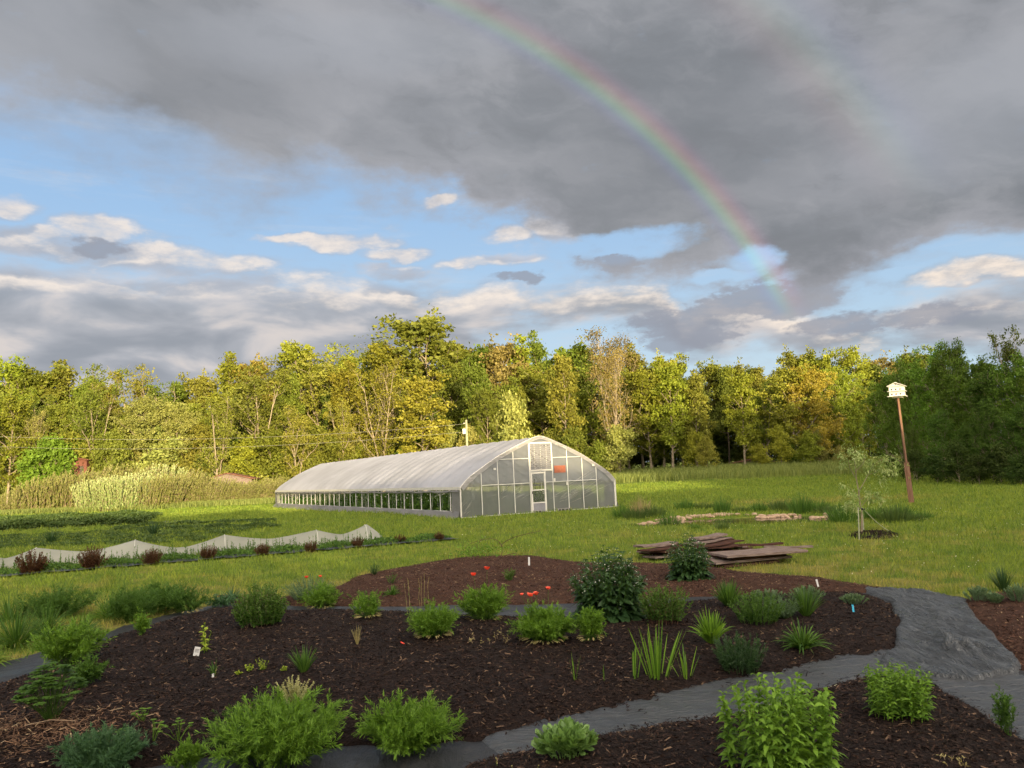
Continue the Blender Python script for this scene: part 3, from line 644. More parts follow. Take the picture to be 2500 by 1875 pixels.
for (Xa, Ya, Xb, Yb, n, w_, lab) in ((1385, 1130, 1445, 1124, 26, 0.25, 'tan stone in the short row at the left end of the pond'), (1452, 1124, 1560, 1112, 62, 0.35, 'tan stone in the long heap on the left bank of the pond'),
        (1560, 1113, 1640, 1112, 12, 0.15, 'tan stone scattered thinly on the middle of the far pond bank'), (1640, 1117, 1725, 1114, 44, 0.22, 'tan stone in the heap right of the middle of the far pond bank'), (1755, 1118, 1805, 1114, 20, 0.2, 'tan stone in the small heap at the right end of the pond')):
    a, b = G(Xa, Ya)[:2], G(Xb, Yb)[:2]
    for k in range(n):
        t = rng.random(); p = a+(b-a)*t+rng.normal(0, w_, 2)*[0.5, 1.0]
        stone_at(p[0], p[1], 0.55+0.7*rng.random(), i, lab, 'stones along the ' + ' '.join(lab.split()[4:])); i += 1

# ------------------------------------------------------------------ greenhouse (hoop house)
GH = empty('greenhouse', (GO[0], GO[1], 0.0), 'long hoop greenhouse covered in translucent film with a framed end wall and white door', 'greenhouse')
GH.rotation_euler = (R(-0.55), 0, math.atan2(GX[1], GX[0]))
GL, GW, BAY = 39.84, 8.9, 1.245
half = [(0, 1.42), (0.28, 1.74), (0.65, 2.0), (1.09, 2.27), (1.99, 2.80), (2.9, 3.22), (3.7, 3.55), (4.2, 3.74), (4.45, 3.80)]
prof = half+[(GW-a, b) for a, b in half[-2::-1]]
pu = np.array([p[0] for p in prof]); pz = np.array([p[1] for p in prof])
tt = np.concatenate([[0], np.cumsum(np.hypot(np.diff(pu), np.diff(pz)))]); tf = np.linspace(0, tt[-1], 41)
fu, fz = np.interp(tf, tt, pu), np.interp(tf, tt, pz)
for _ in range(1):
    fz[1:-1] = 0.25*fz[:-2]+0.5*fz[1:-1]+0.25*fz[2:]
def topz(u): return float(np.interp(u, fu, fz))
nv = int(GL/BAY*6)+1; vv = np.linspace(0, GL, nv)
sag = 0.055*np.sin(pi*vv/BAY)**2
cu = (fu-4.45)[None]*(1-0.007*np.sin(pi*vv/BAY)[:, None]**2)+4.45
rv = np.stack([cu, np.broadcast_to(vv[:, None], (nv, 41)), fz[None]-sag[:, None]*(0.5+0.5*(fz[None]-1.4)/2.4)], -1)
I = np.arange(nv*41).reshape(nv, 41); Q = np.stack([I[:-1, :-1], I[1:, :-1], I[1:, 1:], I[:-1, 1:]], -1)
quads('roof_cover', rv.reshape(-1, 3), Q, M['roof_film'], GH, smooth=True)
hoop = [(0.04, -0.05)]+[(0.04, 1.4)]+[(u+(0.05 if u < 4.45 else -0.05)*abs(u-4.45)/4.45, z-0.06) for u, z in zip(fu[1:-1], fz[1:-1])]+[(GW-0.04, 1.4), (GW-0.04, -0.05)]
hp = np.array([(a, 0, b) for a, b in hoop])
g = G_(); tubes(g, hp[None], 0.024, 6); h0 = g.build('hoop', M['tube'], GH, True); h0.location = (0, 0.08, 0)
for i in range(1, 33):
    o = h0.copy(); C.objects.link(o); o.parent = GH; o.location = (0, min(i*BAY, GL-0.08), 0)
for uu in (1.5, 4.45, 7.4):
    B_().rod((uu, 0.05, topz(uu)-0.12), (uu, GL-0.05, topz(uu)-0.12), 0.02, None, 6).build('purlin', M['tube'], GH)
for uu in (0.0, GW):
    sg = -1 if uu == 0 else 1
    B_().box((uu, GL/2, 1.40), (0.05, GL, 0.14)).build('eave_board', M['white'], GH)
    g = G_(); vs2 = np.linspace(0, GL, 121); roll = np.stack([np.full(121, uu+sg*0.05), vs2, 1.24+0.02*np.sin(vs2*2.1)+0.012*np.sin(vs2*7.7)], -1)
    tubes(g, roll[None], 0.055+0.012*np.sin(vs2*5.3)[None], 8); g.build('film_roll', M['side_film'], GH, True)
    # gathered film along the bottom
    nn = 241; vs3 = np.linspace(0.0, GL, nn); rows = []
    for k, (du, z) in enumerate(((0.0, 0.32), (0.03, 0.28), (0.10, 0.21), (0.16, 0.12), (0.30, 0.03), (0.42, -0.02))):
        n1 = 0.03*np.sin(vs3*3.1+k*1.3)+0.02*np.sin(vs3*8.3+k*2.1)+0.012*np.sin(vs3*19+k)
        rows.append(np.stack([uu+sg*(du+n1*(k > 0)), vs3, z+0.5*n1*(0 < k < 5)+0.02*np.sin(vs3*2+k)*(k == 0)], -1))
    Vb = np.stack(rows, 1); I = np.arange(nn*6).reshape(nn, 6); Q = np.stack([I[:-1, :-1], I[1:, :-1], I[1:, 1:], I[:-1, 1:]], -1)
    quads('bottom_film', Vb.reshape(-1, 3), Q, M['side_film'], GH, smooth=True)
    for a, b in ((0.0, 1.0), (GL-0.75, GL)):
        B_().box((uu, (a+b)/2, 0.66), (0.02, b-a, 1.30)).build('side_panel', M['side_film'], GH)
        g = None
    B_().rod((uu-sg*0.02, 0.05, 0.31), (uu-sg*0.02, GL-0.05, 0.31), 0.018, None, 6).build('side_rail', M['tube'], GH)
# trellis strings inside, near side and far side
g = G_(); rng = np.random.default_rng(3); n = 200; v0 = rng.random(n)*(GL-2)+1; side = np.where(rng.random(n) < 0.6, 0.35, rng.choice([2.2, 4.4, 6.6, 8.5], n))
pt = np.stack([np.stack([side, v0, np.full(n, 0.3)], -1), np.stack([side, v0+rng.choice([-0.4, 0.4, 0.0], n), np.full(n, 1.75)+0*side], -1)], 1)
tubes(g, pt, 0.005, 3); tag(g.build('trellis_string', M['white'], GH), kind='stuff')
# end walls: film between the posts, louvre and door openings left free
posts = [0.0, 1.12, 2.02, 2.90, 3.79, 5.12, 6.0, 6.9, 7.75, 8.85]
def end_film(v, holes, name):
    us = np.unique(np.concatenate([np.linspace(0.0, 8.9, 60), posts, [4.68]])); g = G_(); off = 0.02
    for a, b in zip(us[:-1], us[1:]):
        m = (a+b)/2; zs = [0.0]
        for (u0, u1, z0, z1) in holes:
            if u0 < m < u1: zs += [z0, z1]
        zs.append(None)
        for z0, z1 in zip(zs[::2], zs[1::2]):
            ta, tb = topz(a)-0.02, topz(b)-0.02
            nz = 8 if z1 is None or z1-z0 > 0.3 else 1
            for k in range(nz):
                za0, zb0 = z0+((ta if z1 is None else z1)-z0)*k/nz, z0+((tb if z1 is None else z1)-z0)*k/nz
                za1, zb1 = z0+((ta if z1 is None else z1)-z0)*(k+1)/nz, z0+((tb if z1 is None else z1)-z0)*(k+1)/nz
                if zb1-zb0 < 0.001: continue
                bl = lambda u_, z_: 0.03*math.sin(u_*7.1)*math.sin(z_*3.0)*0.5
                g.add(np.array([(a, v+off+bl(a, za0), za0), (b, v+off+bl(b, zb0), zb0), (b, v+off+bl(b, zb1), zb1), (a, v+off+bl(a, za1), za1)], float), np.array([[0, 1, 2, 3]]))
    return g.build(name, M['end_film'], GH)
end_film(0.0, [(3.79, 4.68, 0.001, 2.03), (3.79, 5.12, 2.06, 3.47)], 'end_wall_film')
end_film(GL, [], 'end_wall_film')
B_().box((4.45, GL-0.05, 1.45), (8.7, 0.05, 0.09)).build('frame_tube', M['tube'], GH)
# stretched creases in the film
g = G_(); rng = np.random.default_rng(8); cs = []
for (u0, z0, u1, z1, n) in ((6.95, 0.6, 8.7, 1.55, 9), (5.9, 0.35, 7.2, 1.0, 12), (5.2, 0.35, 5.9, 0.55, 6), (3.0, 0.5, 3.7, 0.9, 6), (0.1, 0.1, 0.5, 0.5, 9), (2.2, 0.75, 2.9, 1.3, 4), (6.2, 0.75, 7.7, 1.4, 8)):
    for k in range(n):
        s = rng.random(); a = np.array([u0+rng.normal(0, 0.15), 0.0, z0+s*0.6]); d = np.array([u1-u0, 0, z1-z0])*(0.4+0.6*rng.random()); d[2] *= (0.5+s*0.7)
        cs.append(np.stack([a, a+d*0.5+[0, 0, 0.02], a+d]))
cs = np.array(cs); cs[..., 2] = np.maximum(cs[..., 2], 0.05); cs[..., 1] = 0.012; cs[..., 0] = np.clip(cs[..., 0], 0.05, 8.8)
tubes(g, cs, np.array([[0.002, 0.009, 0.002]]), 4); tag(g.build('film_crease', M['row_cover'], GH), kind='stuff')
FT = []
def ft(a, b, r=0.026):
    r *= 0.68; B_().rod(a, b, r, None, 8).build('frame_tube', M['tube'], GH)
for p in posts: ft((p, -0.02, 0.0), (p, -0.02, min(topz(p), 3.9)-0.03), 0.03)
ft((4.68, -0.02, 0), (4.68, -0.02, 2.05), 0.03)
for z, spans in ((1.48, ((1.12, 3.76), (4.71, 7.75))), (2.69, ((2.02, 3.76), (5.15, 6.9))), (2.05, ((3.79, 5.12),)), (3.47, ((3.79, 5.12),)), (0.03, ((0, 3.79), (4.68, 8.88)))):
    for a, b in spans: ft((a, -0.025, z), (b, -0.025, z), 0.024)
g = G_(); arch = np.array([(0, -0.02, 0.0), (0, -0.02, 1.3)]+[(u, -0.02, z) for u, z in zip(fu, fz)]+[(8.9, -0.02, 1.3), (8.9, -0.02, 0)], float)
tubes(g, arch[None], 0.038, 8); g.build('end_arch', M['white'], GH, True)
g = G_(); nn = len(fu); wv = np.random.default_rng(2).normal(0, 0.012, nn)
V = np.concatenate([np.stack([fu, np.full(nn, -0.06), fz+0.02], -1), np.stack([4.45+(fu-4.45)*0.965, np.full(nn, -0.065), fz-0.14+wv], -1)]); I = np.arange(nn-1)
g.add(V, np.stack([I, I+1, I+1+nn, I+nn], -1)); g.build('film_edge', M['side_film'], GH)
# louvre
lv = B_(); rng = np.random.default_rng(5)
for k in range(14):
    z = 2.16+k*0.093; lv.box((4.455, -0.03, z), (1.24, 0.008, 0.085), Matrix.Rotation(R(18), 4, 'X'))
lvo = lv.build('louvre_shutter', M['grey'], GH)
lf = B_()
for a, b, c, d in ((3.83, 3.83, 2.09, 3.44), (5.08, 5.08, 2.09, 3.44)): lf.box((a, -0.035, (c+d)/2), (0.04, 0.05, d-c))
for z in (2.10, 3.43): lf.box((4.455, -0.036, z), (1.21, 0.05, 0.04))
for u_ in (4.1, 4.45, 4.78): 
    for k in range(14): lf.box((u_, -0.055, 2.18+k*0.093), (0.03, 0.012, 0.03))
lf.build('louvre_frame', M['white'], lvo)
gp = B_()
for (u0, z0, u1, z1, n) in ((3.88, 3.1, 5.02, 2.45, 8), (3.9, 2.95, 4.15, 2.45, 6), (3.92, 2.45, 4.4, 2.12, 5), (4.5, 3.35, 4.9, 3.28, 3)):
    for k in range(n):
        s = k/max(n-1, 1); gp.box((u0+(u1-u0)*s, -0.045, 2.2+round((z0+(z1-z0)*s-2.2)/0.093)*0.093), (0.10, 0.006, 0.02), Matrix.Rotation(R(6), 4, 'Y'))
gp.build('louvre_gap', M['dark'], lvo)
# door
dr = B_(); 
for u_ in (3.86, 4.62): dr.box((u_, -0.045, 1.01), (0.08, 0.05, 1.98))
for z in (1.96, 1.12, 0.50): dr.box((4.24, -0.045, z), (0.68, 0.05, 0.07 if z > 1.5 else 0.05))
door = dr.build('door', M['white'], GH)
B_().box((4.24, -0.04, 0.26), (0.68, 0.03, 0.42)).build('door_panel', M['grey'], door)
B_().box((4.24, -0.04, 1.23), (0.68, 0.012, 1.4)).build('door_pane', M['glass'], door)
B_().box((3.87, -0.09, 1.0), (0.03, 0.05, 0.14), None, 0.01).build('door_handle', M['dark'], door)
B_().path([(3.9, 0.25, 1.85), (4.02, 0.25, 1.72), (4.08, 0.25, 1.55), (4.08, 0.25, 0.2)], 0.02).build('water_pipe', M['dark'], GH)
B_().rod((4.3, 0.4, 0), (4.3, 0.4, 1.65), 0.015).build('support_stake', M['dark'], GH)
B_().box((5.55, -0.035, 2.10), (0.66, 0.03, 0.36)).build('orange_panel', M['orange'], GH)
for (a, b, w_, h_) in ((1.85, 2.24, 0.13, 0.09), (5.19, 1.58, 0.10, 0.15), (5.92, 1.37, 0.10, 0.16), (7.57, 2.22, 0.12, 0.08)):
    B_().box((a, -0.06, b), (w_, 0.015, h_)).build('film_patch', M['white'], GH)
for i, (u_, w_) in enumerate(((4.05, 0.4), (5.38, 0.4), (5.80, 0.4))):
    p = GO+GX*u_-GY*0.18; b = B_().box((0, 0, 0.085), (w_, 0.19, 0.17), None, 0.006); o = b.build('concrete_block', M['block'])
    for k in (-0.1, 0.08): B_().box((k, -0.097, 0.09), (0.11, 0.006, 0.11)).build('block_hole', M['dark'], o)
    o.location = (p[0], p[1], -0.03); o.rotation_euler = (0, 0, math.atan2(GX[1], GX[0]))
    tag(o, ('grey concrete block lying before the greenhouse door', 'grey concrete block right of the greenhouse door, nearer to it', 'grey concrete block right of the greenhouse door, farther from it')[i], 'concrete block', 'concrete blocks at the greenhouse end wall')
# the crop inside
g = G_(); gs = G_(); rng = np.random.default_rng(12); n = 60000
rowu = rng.choice([0.75, 1.9, 3.2, 5.6, 6.9, 8.1], n)+rng.normal(0, 0.22, n); rv_ = 0.8+rng.random(n)*(GL-1.6); rz_ = 0.05+0.85*rng.random(n)**0.8*(0.8+0.25*np.sin(rv_*1.3+rowu*3))
P = np.stack([GO[0]+GX[0]*rowu+GY[0]*rv_, GO[1]+GX[1]*rowu+GY[1]*rv_, rz_-0.0096*rv_], -1)
cards(g, rng, P, 0.10); tag(g.build('greenhouse_crop', M['lf_mid']), 'green flowering crop growing in rows inside the greenhouse', 'crop', kind='stuff')
k = (rz_ > 0.62) & (rng.random(n) < 0.07); cards(gs, rng, P[k]+[0, 0, 0.06], 0.05, aspect=0.9); tag(gs.build('crop_blossom', M['lf_white']), 'white blossoms on the crop inside the greenhouse', 'flowers', kind='stuff')

# ------------------------------------------------------------------ trees
def polyl(base, dirs, length, npt, curve, rng, wig=0.06):
    n = len(base); t = np.linspace(0, 1, npt)
    up = np.array([0, 0, 1.0]); P = base[:, None]+dirs[:, None]*(length[:, None, None]*t[None, :, None])+up*(curve*length)[:, None, None]*(t**2)[None, :, None]
    P[:, 1:] += rng.normal(0, 1, (n, npt-1, 3))*(wig*length)[:, None, None]*t[None, 1:, None]
    return P
def at_t(P, t, idx):
    k = P.shape[1]-1; f = t*k; i = np.minimum(f.astype(int), k-1); f = (f-i)[:, None]
    return P[idx, i]*(1-f)+P[idx, i+1]*f, nrm(P[idx, i+1]-P[idx, i])
def make_tree(name, seed, H=18.0, cb=0.3, Rw=4.5, nl=18, ns=6, ntw=4, nleaf=32, ls=0.2, up=0.55, shape='round', lspread=0.42, leafmat_='leaf_tree', bark='bark', tr=0.26, fork=False, cat='tree'):
    rng = np.random.default_rng(seed)
    root = empty(name, (0, 0, -500), 'tree', cat)
    gt = G_(); gl = G_()
    nco = 3 if fork else 1
    T = []
    for c in range(nco):
        t = np.linspace(0, 1, 12); lean = rng.normal(0, 0.05, 2) if nco == 1 else np.array([cos(c*2.1+seed), sin(c*2.1+seed)])*0.16
        wx = np.cumsum(rng.normal(0, 0.006*H, 12))*0.5; wy = np.cumsum(rng.normal(0, 0.006*H, 12))*0.5
        s = t if nco == 1 else np.maximum(0, t-0.18)
        T.append(np.stack([lean[0]*H*s+wx*t, lean[1]*H*s+wy*t, H*t*(1.0 if c == 0 else 0.9)], -1))
    T = np.array(T); rr = tr*(1-np.linspace(0, 1, 12)*0.92)**1.0; rr[0] *= 1.3
    tubes(gt, T, np.broadcast_to(rr/(1 if nco == 1 else 1.3), (nco, 12)), 7)
    tl = cb+(0.97-cb)*(np.arange(nl)+rng.random(nl)*0.8)/nl; ti = rng.integers(0, nco, nl)
    base, _ = at_t(T, tl, ti)
    azm = np.arange(nl)*2.39996+rng.normal(0, 0.4, nl)
    f = (tl-cb)/(1-cb)
    prof_ = {'round': np.sqrt(np.clip(1-(2*f-0.75)**2/1.6, 0.02, 1)), 'oval': np.clip(1.15*np.sqrt(np.clip(1-(2*f-0.9)**2/1.25, 0.02, 1)), 0, 1), 'cone': 1.05-0.9*f, 'spread': 0.55+0.45*np.sin(f*pi*0.9+0.3), 'bush': 1.0-0.55*f}[shape]
    Ln = Rw*prof_*(0.75+0.45*rng.random(nl)); ea = up*(0.7+0.6*rng.random(nl))+0.5*f
    dl = np.stack([np.cos(azm)*np.cos(ea), np.sin(azm)*np.cos(ea), np.sin(ea)], -1)
    LP = polyl(base, dl, Ln, 6, 0.18 if shape != 'cone' else -0.05, rng)
    tubes(gt, LP, (tr*0.52*(1-0.5*f))[:, None]*(1-np.linspace(0, 1, 6)*0.85)[None], 5)
    idx = np.repeat(np.arange(nl), ns); tsb = 0.28+0.72*rng.random(len(idx)); b2, d2 = at_t(LP, tsb, idx)
    d2 = nrm(d2+rng.normal(0, 0.65, d2.shape)+[0, 0, 0.15]); L2 = Ln[idx]*0.42*(0.6+0.6*rng.random(len(idx)))+0.3
    SP = polyl(b2, d2, L2, 4, 0.12, rng, 0.08)
    tubes(gt, SP, (tr*0.14)*(1-np.linspace(0, 1, 4)*0.7)[None], 3)
    i3 = np.repeat(np.arange(len(idx)), ntw); t3 = 0.2+0.8*rng.random(len(i3)); b3, d3 = at_t(SP, t3, i3)
    tip = b3+nrm(d3+rng.normal(0, 0.8, d3.shape))*(0.25+0.5*rng.random(len(i3)))[:, None]*(0.6*L2[i3])[:, None]
    dens = rng.random(len(i3))**0.5
    i4 = np.repeat(np.arange(len(i3)), nleaf); i4 = i4[rng.random(len(i4)) < dens[i4]]
    P = tip[i4]+rng.normal(0, 1, (len(i4), 3))*[lspread, lspread, lspread*0.6]
    cv = rng.random(len(i3))
    if nleaf: cards(gl, rng, P, ls, np.clip(0.6*cv[i4]+0.4*rng.random(len(i4)), 0, 1), 0.62)
    gt.build('trunk', M[bark], root)
    if nleaf: gl.build('crown', M[leafmat_], root)
    root['H'] = H
    return root
V_ = {}
V_['A'] = make_tree('woodland_tree', 1, 18, 0.22, 4.6, 20, 6, 4, 26, 0.22, 0.5, 'round')
V_['B'] = make_tree('woodland_tree', 2, 18, 0.18, 3.6, 22, 6, 4, 26, 0.22, 0.6, 'oval')
V_['C'] = make_tree('woodland_tree', 3, 18, 0.25, 3.0, 22, 5, 4, 26, 0.22, 0.7, 'oval', 0.38)
V_['D'] = make_tree('woodland_tree', 4, 18, 0.22, 5.0, 16, 7, 4, 20, 0.19, 0.75, 'spread', 0.42, tr=0.32, fork=True)
V_['E'] = make_tree('budding_tree', 5, 18, 0.15, 4.2, 24, 9, 4, 10, 0.13, 0.85, 'oval', 0.45, tr=0.28, fork=True)
V_['P'] = make_tree('pine_tree', 6, 18, 0.35, 3.0, 26, 6, 4, 30, 0.17, 0.15, 'cone', 0.4, bark='bark_dark')
V_['U'] = make_tree('understory_tree', 7, 7, 0.06, 3.0, 16, 5, 4, 30, 0.17, 0.5, 'bush', 0.42, tr=0.10, fork=True)
V_['W'] = make_tree('woodland_tree', 8, 18, 0.12, 5.4, 26, 7, 4, 30, 0.2, 0.45, 'round', 0.42)
V_['N'] = make_tree('broadleaf_tree', 9, 11, 0.04, 3.9, 28, 7, 4, 40, 0.12, 0.45, 'oval', 0.27, tr=0.17)
V_['Q'] = make_tree('broadleaf_tree', 10, 11, 0.06, 4.0, 26, 7, 4, 36, 0.12, 0.6, 'round', 0.3, tr=0.17, fork=True)
for v in V_.values():
    pass
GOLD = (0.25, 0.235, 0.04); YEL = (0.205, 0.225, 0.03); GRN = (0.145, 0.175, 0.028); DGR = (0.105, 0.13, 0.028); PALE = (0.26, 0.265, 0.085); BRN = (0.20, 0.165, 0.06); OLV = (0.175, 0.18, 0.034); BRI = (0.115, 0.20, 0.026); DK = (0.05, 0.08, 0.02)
CN = {GOLD: 'golden yellow', YEL: 'yellow green', GRN: 'mid green', DGR: 'dark green', PALE: 'pale cream green', BRN: 'russet', OLV: 'olive green', BRI: 'bright green', DK: 'deep green'}
FORM = {'A': 'round-crowned', 'B': 'oval-crowned', 'C': 'narrow', 'D': 'open forked', 'E': 'nearly bare forked', 'P': 'rough pine', 'U': 'low bushy', 'W': 'broad leafy', 'N': 'dense leafy', 'Q': 'dense forked'}
def where(X):
    for lim, s in ((120, 'at the far left end'), (260, 'behind the red shed'), (430, 'above the willow hedge'), (600, 'above the low shed roof'), (760, 'behind the greenhouse\'s left end'),
                   (900, 'behind the greenhouse roof'), (1050, 'behind the utility pole'), (1200, 'behind the greenhouse end wall'), (1350, 'behind the greenhouse\'s right corner'), (1550, 'behind the sunlit meadow strip'),
                   (1750, 'behind the mid meadow'), (1900, 'left of the birdhouse'), (2080, 'behind the birdhouse'), (9999, 'at the right end')):
        if X < lim: return s
used = {}
TREES = []
SZ = {}
def tree(var, X, Ytop, d, col, wide=1.0, rank='', jit=True, lab=None):
    p = AT(X, Ytop, d); z0 = float(HZ(p[0], d)); h = p[2]-z0; src = V_[var]
    s = h/(src['H']*(1.11 if var != 'E' else 1.05)); ws = s*wide*(1+0.15*trng.normal()) if jit else s*wide
    jb = 1+0.13*trng.normal(); jh = 0.05*trng.normal(); cj = (max(0.02, col[0]*jb*(1+jh)), max(0.02, col[1]*jb*(1-jh*0.4)), col[2]*jb)
    L_ = lab or f"{CN[col]} {FORM[var]} tree {rank} {where(X)}"
    L_ = ' '.join(L_.split()); TREES.append((src, (p[0], d, z0-0.1), float(trng.random()*6.28), (ws, ws, s), L_, cj, X))
trng = np.random.default_rng(77)
SKY = [(-60, 800, 'B', YEL), (5, 783, 'A', YEL), (62, 800, 'A', GRN), (118, 797, 'B', OLV), (160, 822, 'C', GRN), (212, 800, 'D', GRN), (252, 828, 'C', OLV), (296, 806, 'D', OLV), (345, 838, 'D', GRN), (392, 818, 'C', GRN), (450, 815, 'A', OLV),
       (505, 785, 'B', YEL), (560, 782, 'A', OLV), (608, 790, 'D', OLV), (665, 742, 'C', YEL), (706, 775, 'D', OLV), (752, 757, 'D', YEL), (800, 755, 'E', YEL), (850, 748, 'C', YEL), (890, 775, 'B', OLV), (935, 686, 'A', OLV), (1000, 752, 'C', GRN),
       (1045, 748, 'A', BRN), (1090, 745, 'A', BRN), (1125, 750, 'B', YEL), (1165, 738, 'B', GRN), (1205, 740, 'C', GRN), (1240, 752, 'A', OLV), (1308, 730, 'E', BRN), (1345, 765, 'E', BRN), (1375, 762, 'B', OLV), (1420, 775, 'A', YEL), (1462, 782, 'B', GRN),
       (1510, 793, 'P', DGR), (1560, 775, 'P', OLV), (1605, 778, 'P', DGR), (1650, 775, 'P', OLV), (1700, 765, 'A', OLV), (1745, 768, 'A', YEL), (1800, 766, 'W', YEL), (1858, 770, 'P', DGR), (1900, 775, 'A', BRN), (1945, 768, 'A', OLV), (1985, 765, 'B', GRN), (2240, 790, 'A', GRN), (2300, 780, 'B', GRN)]
for i, (X, Yt, v, c) in enumerate(SKY):
    tree(v, X, Yt, 112+6*trng.random(), c, 1.0, 'on the skyline')
# deeper rows fill in behind
for X in np.arange(-140, 2400, 52):
    X = X+trng.normal(0, 12); ysk = np.interp(X, [s_[0] for s_ in SKY], [s_[1] for s_ in SKY])
    tree(str(trng.choice(list('ABCWP'))), X, ysk+28+25*trng.random(), 124+8*trng.random(), [OLV, GRN, DGR][trng.integers(0, 3)], 1.1, 'deep in wood')
# middle row
for X in np.arange(-100, 2050, 58):
    X = X+trng.normal(0, 14); ysk = np.interp(X, [s_[0] for s_ in SKY], [s_[1] for s_ in SKY])
    if 1480 < X < 1600: continue
    tree(str(trng.choice(list('ABDCWB'))), X, ysk+45+55*trng.random(), 104+5*trng.random(), [YEL, OLV, GRN, GRN, DGR][trng.integers(0, 5)], 0.95, 'in mid wood')
# the trees one can pick out along the front edge
tree('W', 330, 862, 96, PALE, 0.95, 'in front'); tree('W', 395, 880, 97, PALE, 0.8, 'in front'); tree('B', 912, 822, 95, GOLD, 1.15, 'in front'); tree('U', 1098, 868, 96, PALE, 0.7, 'in front')
tree('W', 1755, 795, 100, GOLD, 1.05, 'in front'); tree('W', 1815, 800, 102, YEL, 1.0, 'in front'); tree('A', 1700, 800, 101, GOLD, 1.0, 'in front'); tree('B', 1595, 810, 100, YEL, 1.05, 'in front'); tree('B', 1440, 790, 101, YEL, 1.1, 'in front'); tree('A', 1395, 800, 103, YEL, 1.0, 'in front')
tree('B', 1495, 812, 102, OLV, 1.0, 'in front'); tree('C', 1215, 770, 99, OLV, 1.2, 'in front'); tree('E', 1315, 760, 99, BRN, 1.1, 'in front'); tree('B', 1030, 790, 99, GRN, 0.9, 'in front'); tree('W', 1045, 850, 97, GRN, 0.7, 'in front')
tree('D', 735, 870, 97, OLV, 0.8, 'in front'); tree('D', 560, 800, 99, OLV, 1.0, 'in front'); tree('D', 470, 860, 95, OLV, 0.8, 'in front'); tree('D', 640, 885, 94, OLV, 0.9, 'in front'); tree('E', 820, 790, 98, YEL, 1.0, 'in front')
tree('E', 75, 895, 97, PALE, 0.8, 'in front'); tree('A', 20, 860, 96, YEL, 1.0, 'in front'); tree('D', 210, 830, 97, GRN, 0.8, 'in front')
for X in np.arange(-120, 1880, 31):
    if 1340 < X < 1470 or 1545 < X < 1620: continue
    X = X+trng.normal(0, 7); tree('U', X, 925+45*trng.random(), 96+4*trng.random(), [YEL, OLV, GRN, PALE, OLV, BRI][trng.integers(0, 6)], 0.75+0.3*trng.random(), 'in undergrowth')
tree('U', 108, 955, 93, BRI, 1.0, lab='bright green rounded bush left of the red shed'); tree('U', 245, 945, 94, OLV, 0.8, 'in front')
tree('U', 1640, 965, 106, GRN, 0.8, 'in undergrowth'); tree('U', 1700, 960, 106, GRN, 0.9, 'in undergrowth'); tree('U', 1830, 940, 104, GRN, 1.0, 'in undergrowth')
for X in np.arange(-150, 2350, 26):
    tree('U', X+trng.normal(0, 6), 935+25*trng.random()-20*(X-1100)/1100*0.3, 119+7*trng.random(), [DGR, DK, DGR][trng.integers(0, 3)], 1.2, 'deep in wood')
for X_, Y_, c_ in ((1522, 800, OLV), (1552, 788, GRN), (1585, 792, OLV)): tree('A', X_, Y_, 121, c_, 1.15, 'deep in wood')
# nearer, darker trees on the right
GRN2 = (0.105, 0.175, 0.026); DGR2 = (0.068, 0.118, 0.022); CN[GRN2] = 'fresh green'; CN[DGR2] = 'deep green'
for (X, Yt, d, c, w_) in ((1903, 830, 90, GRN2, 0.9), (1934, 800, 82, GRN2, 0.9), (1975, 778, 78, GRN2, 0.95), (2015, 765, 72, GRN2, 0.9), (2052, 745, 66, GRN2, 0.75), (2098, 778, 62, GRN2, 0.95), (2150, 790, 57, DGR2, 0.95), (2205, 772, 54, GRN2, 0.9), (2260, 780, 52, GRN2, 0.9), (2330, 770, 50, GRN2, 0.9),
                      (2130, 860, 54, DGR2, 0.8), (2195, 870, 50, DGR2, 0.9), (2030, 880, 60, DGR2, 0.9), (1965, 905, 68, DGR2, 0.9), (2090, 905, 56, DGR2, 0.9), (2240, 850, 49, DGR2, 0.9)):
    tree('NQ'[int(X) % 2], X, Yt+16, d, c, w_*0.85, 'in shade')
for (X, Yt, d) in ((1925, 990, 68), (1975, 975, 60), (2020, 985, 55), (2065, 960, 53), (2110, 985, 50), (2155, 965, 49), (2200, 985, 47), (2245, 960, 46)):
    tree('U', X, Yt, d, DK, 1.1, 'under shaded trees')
tree('D', 2172, 722, 60, DGR, 0.55, lab='slender sparse tree with open top, tallest at the right edge')
# unseen wooded rise added behind the photographer to keep the garden in shade
for i, u_ in enumerate(np.arange(-62, 104, 2.7)):
    for k, s_ in enumerate((-31, -37)):
        pp = SH*(s_+trng.normal(0, 1))+PR*(u_+1.7*k+trng.normal(0, 0.6)); z0 = float(HZ(pp[0], pp[1])); Ht = 10.7+0.45*trng.normal()
        if 12 < u_ < 37: Ht -= 0.7
        if u_ > 39: Ht = 10.7+9.7*min(1, (u_-39)/6)
        s = (Ht-z0)/11.2; TREES.append((V_['N'], (pp[0], pp[1], z0-0.1), float(trng.random()*6.28), (max(s, 0.75), max(s, 0.75), s), 'unseen dense green tree added on the rise behind the garden for shade', DGR, 9999))
ORD = ['first', 'second', 'third', 'fourth', 'fifth', 'sixth', 'seventh', 'eighth', 'ninth', 'tenth', 'eleventh', 'twelfth']
from collections import Counter
cnt = Counter(t[4] for t in TREES if t[6] != 9999); seen = Counter(); first = set()
